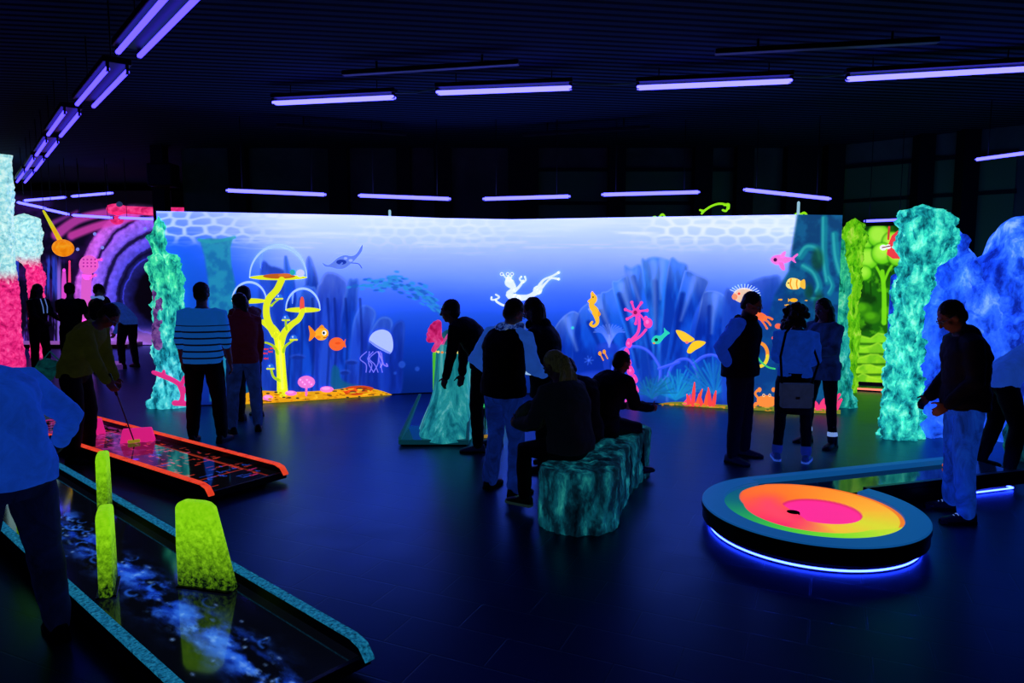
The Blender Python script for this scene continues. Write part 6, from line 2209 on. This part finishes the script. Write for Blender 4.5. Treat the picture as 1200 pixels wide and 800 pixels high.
DEV = lamp_mat('phone_screen', (.35, .6, 1.0), .8)


def phone(label, pos, rz, on, tilt=0.6):
    t = thing('phone', label, 'phone', pos, rz)
    V, Fc = box(-.036, .036, -.005, .005, -.072, .072)
    R = rotx(tilt)
    V = [R @ np.array(v) for v in V]
    bevelled('case', (V, Fc), BLACK, t, .004)
    V, Fc = box(-.032, .032, -.0065, -.0045, -.064, .064)
    mesh_obj('screen', [R @ np.array(v) for v in V], Fc, on, t, smooth=False)


q = toworld(p9, (J9['arms'][-1][2] + J9['arms'][1][2]) / 2 + np.array([0, .09, .03]))
phone('phone with a bright screen held by the man in the maroon jacket', q, p9.rotation_euler.z, DEV, .5)
q = toworld(p11, (J11['arms'][-1][2] + J11['arms'][1][2]) / 2 + np.array([0, .09, .03]))
phone('phone held by the scarf wearer in the black vest', q, p11.rotation_euler.z, DEV, .6)


def bag(name, label, cat, pos, rz, w, h, d, mat, strap_to=None, flap=True, strapm=None):
    t = thing(name, label, cat, pos, rz)
    o = bevelled('bag_body', box(-w / 2, w / 2, -d / 2, d / 2, -h, 0), mat, t, .02, 3)
    if flap:
        bevelled('flap', box(-w / 2 - .004, w / 2 + .004, -d / 2 - .008, d / 2 + .003, -h * .55, .006), mat, t, .006)
        mesh_obj('clasp', *box(-.02, .02, -d / 2 - .014, -d / 2 - .006, -h * .6, -h * .5), CHROME, t, smooth=False)
    if strap_to is not None:
        c, s = math.cos(rz), math.sin(rz)
        L_ = []
        for q in strap_to:
            e = np.asarray(q) - np.asarray(pos)
            L_.append(np.array([e[0] * c + e[1] * s, -e[0] * s + e[1] * c, e[2]]))
        V, Fc = tube([np.array([-w / 2 + .01, 0, -.02])] + L_ + [np.array([w / 2 - .01, 0, -.02])], .013, 8)
        mesh_obj('strap', V, Fc, strapm or BLK, t)
    return t


bp = G(928, 540)
bz = p17.location
f = lambda x, y, z: toworld(p17, np.array([x, y, z]))
bag('shoulder_bag', 'grey-blue flap shoulder bag hanging behind the woman in the blue sweater', 'bag', f(.02, -.285, .86), R_(-4), .30, .24, .09, cloth((50, 66, 116), .2, 'knit'),
    [f(-.14, -.20, 1.12), f(-.10, -.16, 1.36), f(-.02, -.02, 1.46), f(.13, .05, 1.30), f(.22, -.06, 1.05)])
f = lambda x, y, z: toworld(p18, np.array([x, y, z]))
bag('handbag', 'black slouchy handbag hanging from the arm of the woman in denim', 'bag', f(.27, .16, .98), R_(20), .24, .24, .12, BLK2, [f(.22, .14, 1.1), f(.25, .10, 1.12)], False)
f = lambda x, y, z: toworld(p13, np.array([x, y, z]))
t = thing('backpack', 'dark backpack on the lap of the seated blonde person', 'bag', f(.0, .42, .66), R_(62))
blob('bag_body', [ellipsoid((0, 0, .11), (.19, .13, .13)), ellipsoid((0, .05, .06), (.16, .13, .08))], .014, patterned('dark_backpack', [(.4, (12, 16, 18)), (.6, (44, 62, 56))], 7, 6, 1, emit=.04), t, 2, lambda p: .014 * mn.noise(p * 14))
V, Fc = tube([np.array([-.08, -.03, .2]), np.array([-.04, -.05, .27]), np.array([.04, -.05, .27]), np.array([.08, -.03, .2])], .012, 8)
mesh_obj('carry_loop', V, Fc, BLK, t)
f = lambda x, y, z: toworld(p2, np.array([x, y, z]))
t = thing('hip_bag', 'thin teal carrier bag at the hip of the stooping man in olive', 'bag', f(.0, -.25, .98), R_(-70))
blob('bag_body', [ellipsoid((0, 0, 0), (.04, .13, .1)), ellipsoid((0, -.04, -.07), (.045, .1, .09))], .013, patterned('teal_plastic', [(.35, (6, 50, 60)), (.6, (20, 110, 110))], 8, 5, 1, emit=.2), t, 2, lambda p: .02 * mn.noise(p * 16))
V, Fc = tube([np.array([0, -.05, .08]), np.array([0, .02, .17]), np.array([0, .1, .07])], .008, 6)
mesh_obj('handle', V, Fc, plain('teal_handle', (20, 100, 100), .5, .2), t)
q = toworld(p18, (J18['arms'][-1][2] + J18['arms'][1][2]) / 2 + np.array([0, .09, .02]))
phone('phone in the raised hands of the woman in the denim jacket', q, p18.rotation_euler.z, plain('dark_screen', (20, 24, 40), .1, .0, .5), .7)
q = toworld(p14, J14['arms'][-1][2] + J14['arms'][-1][3] * .1)
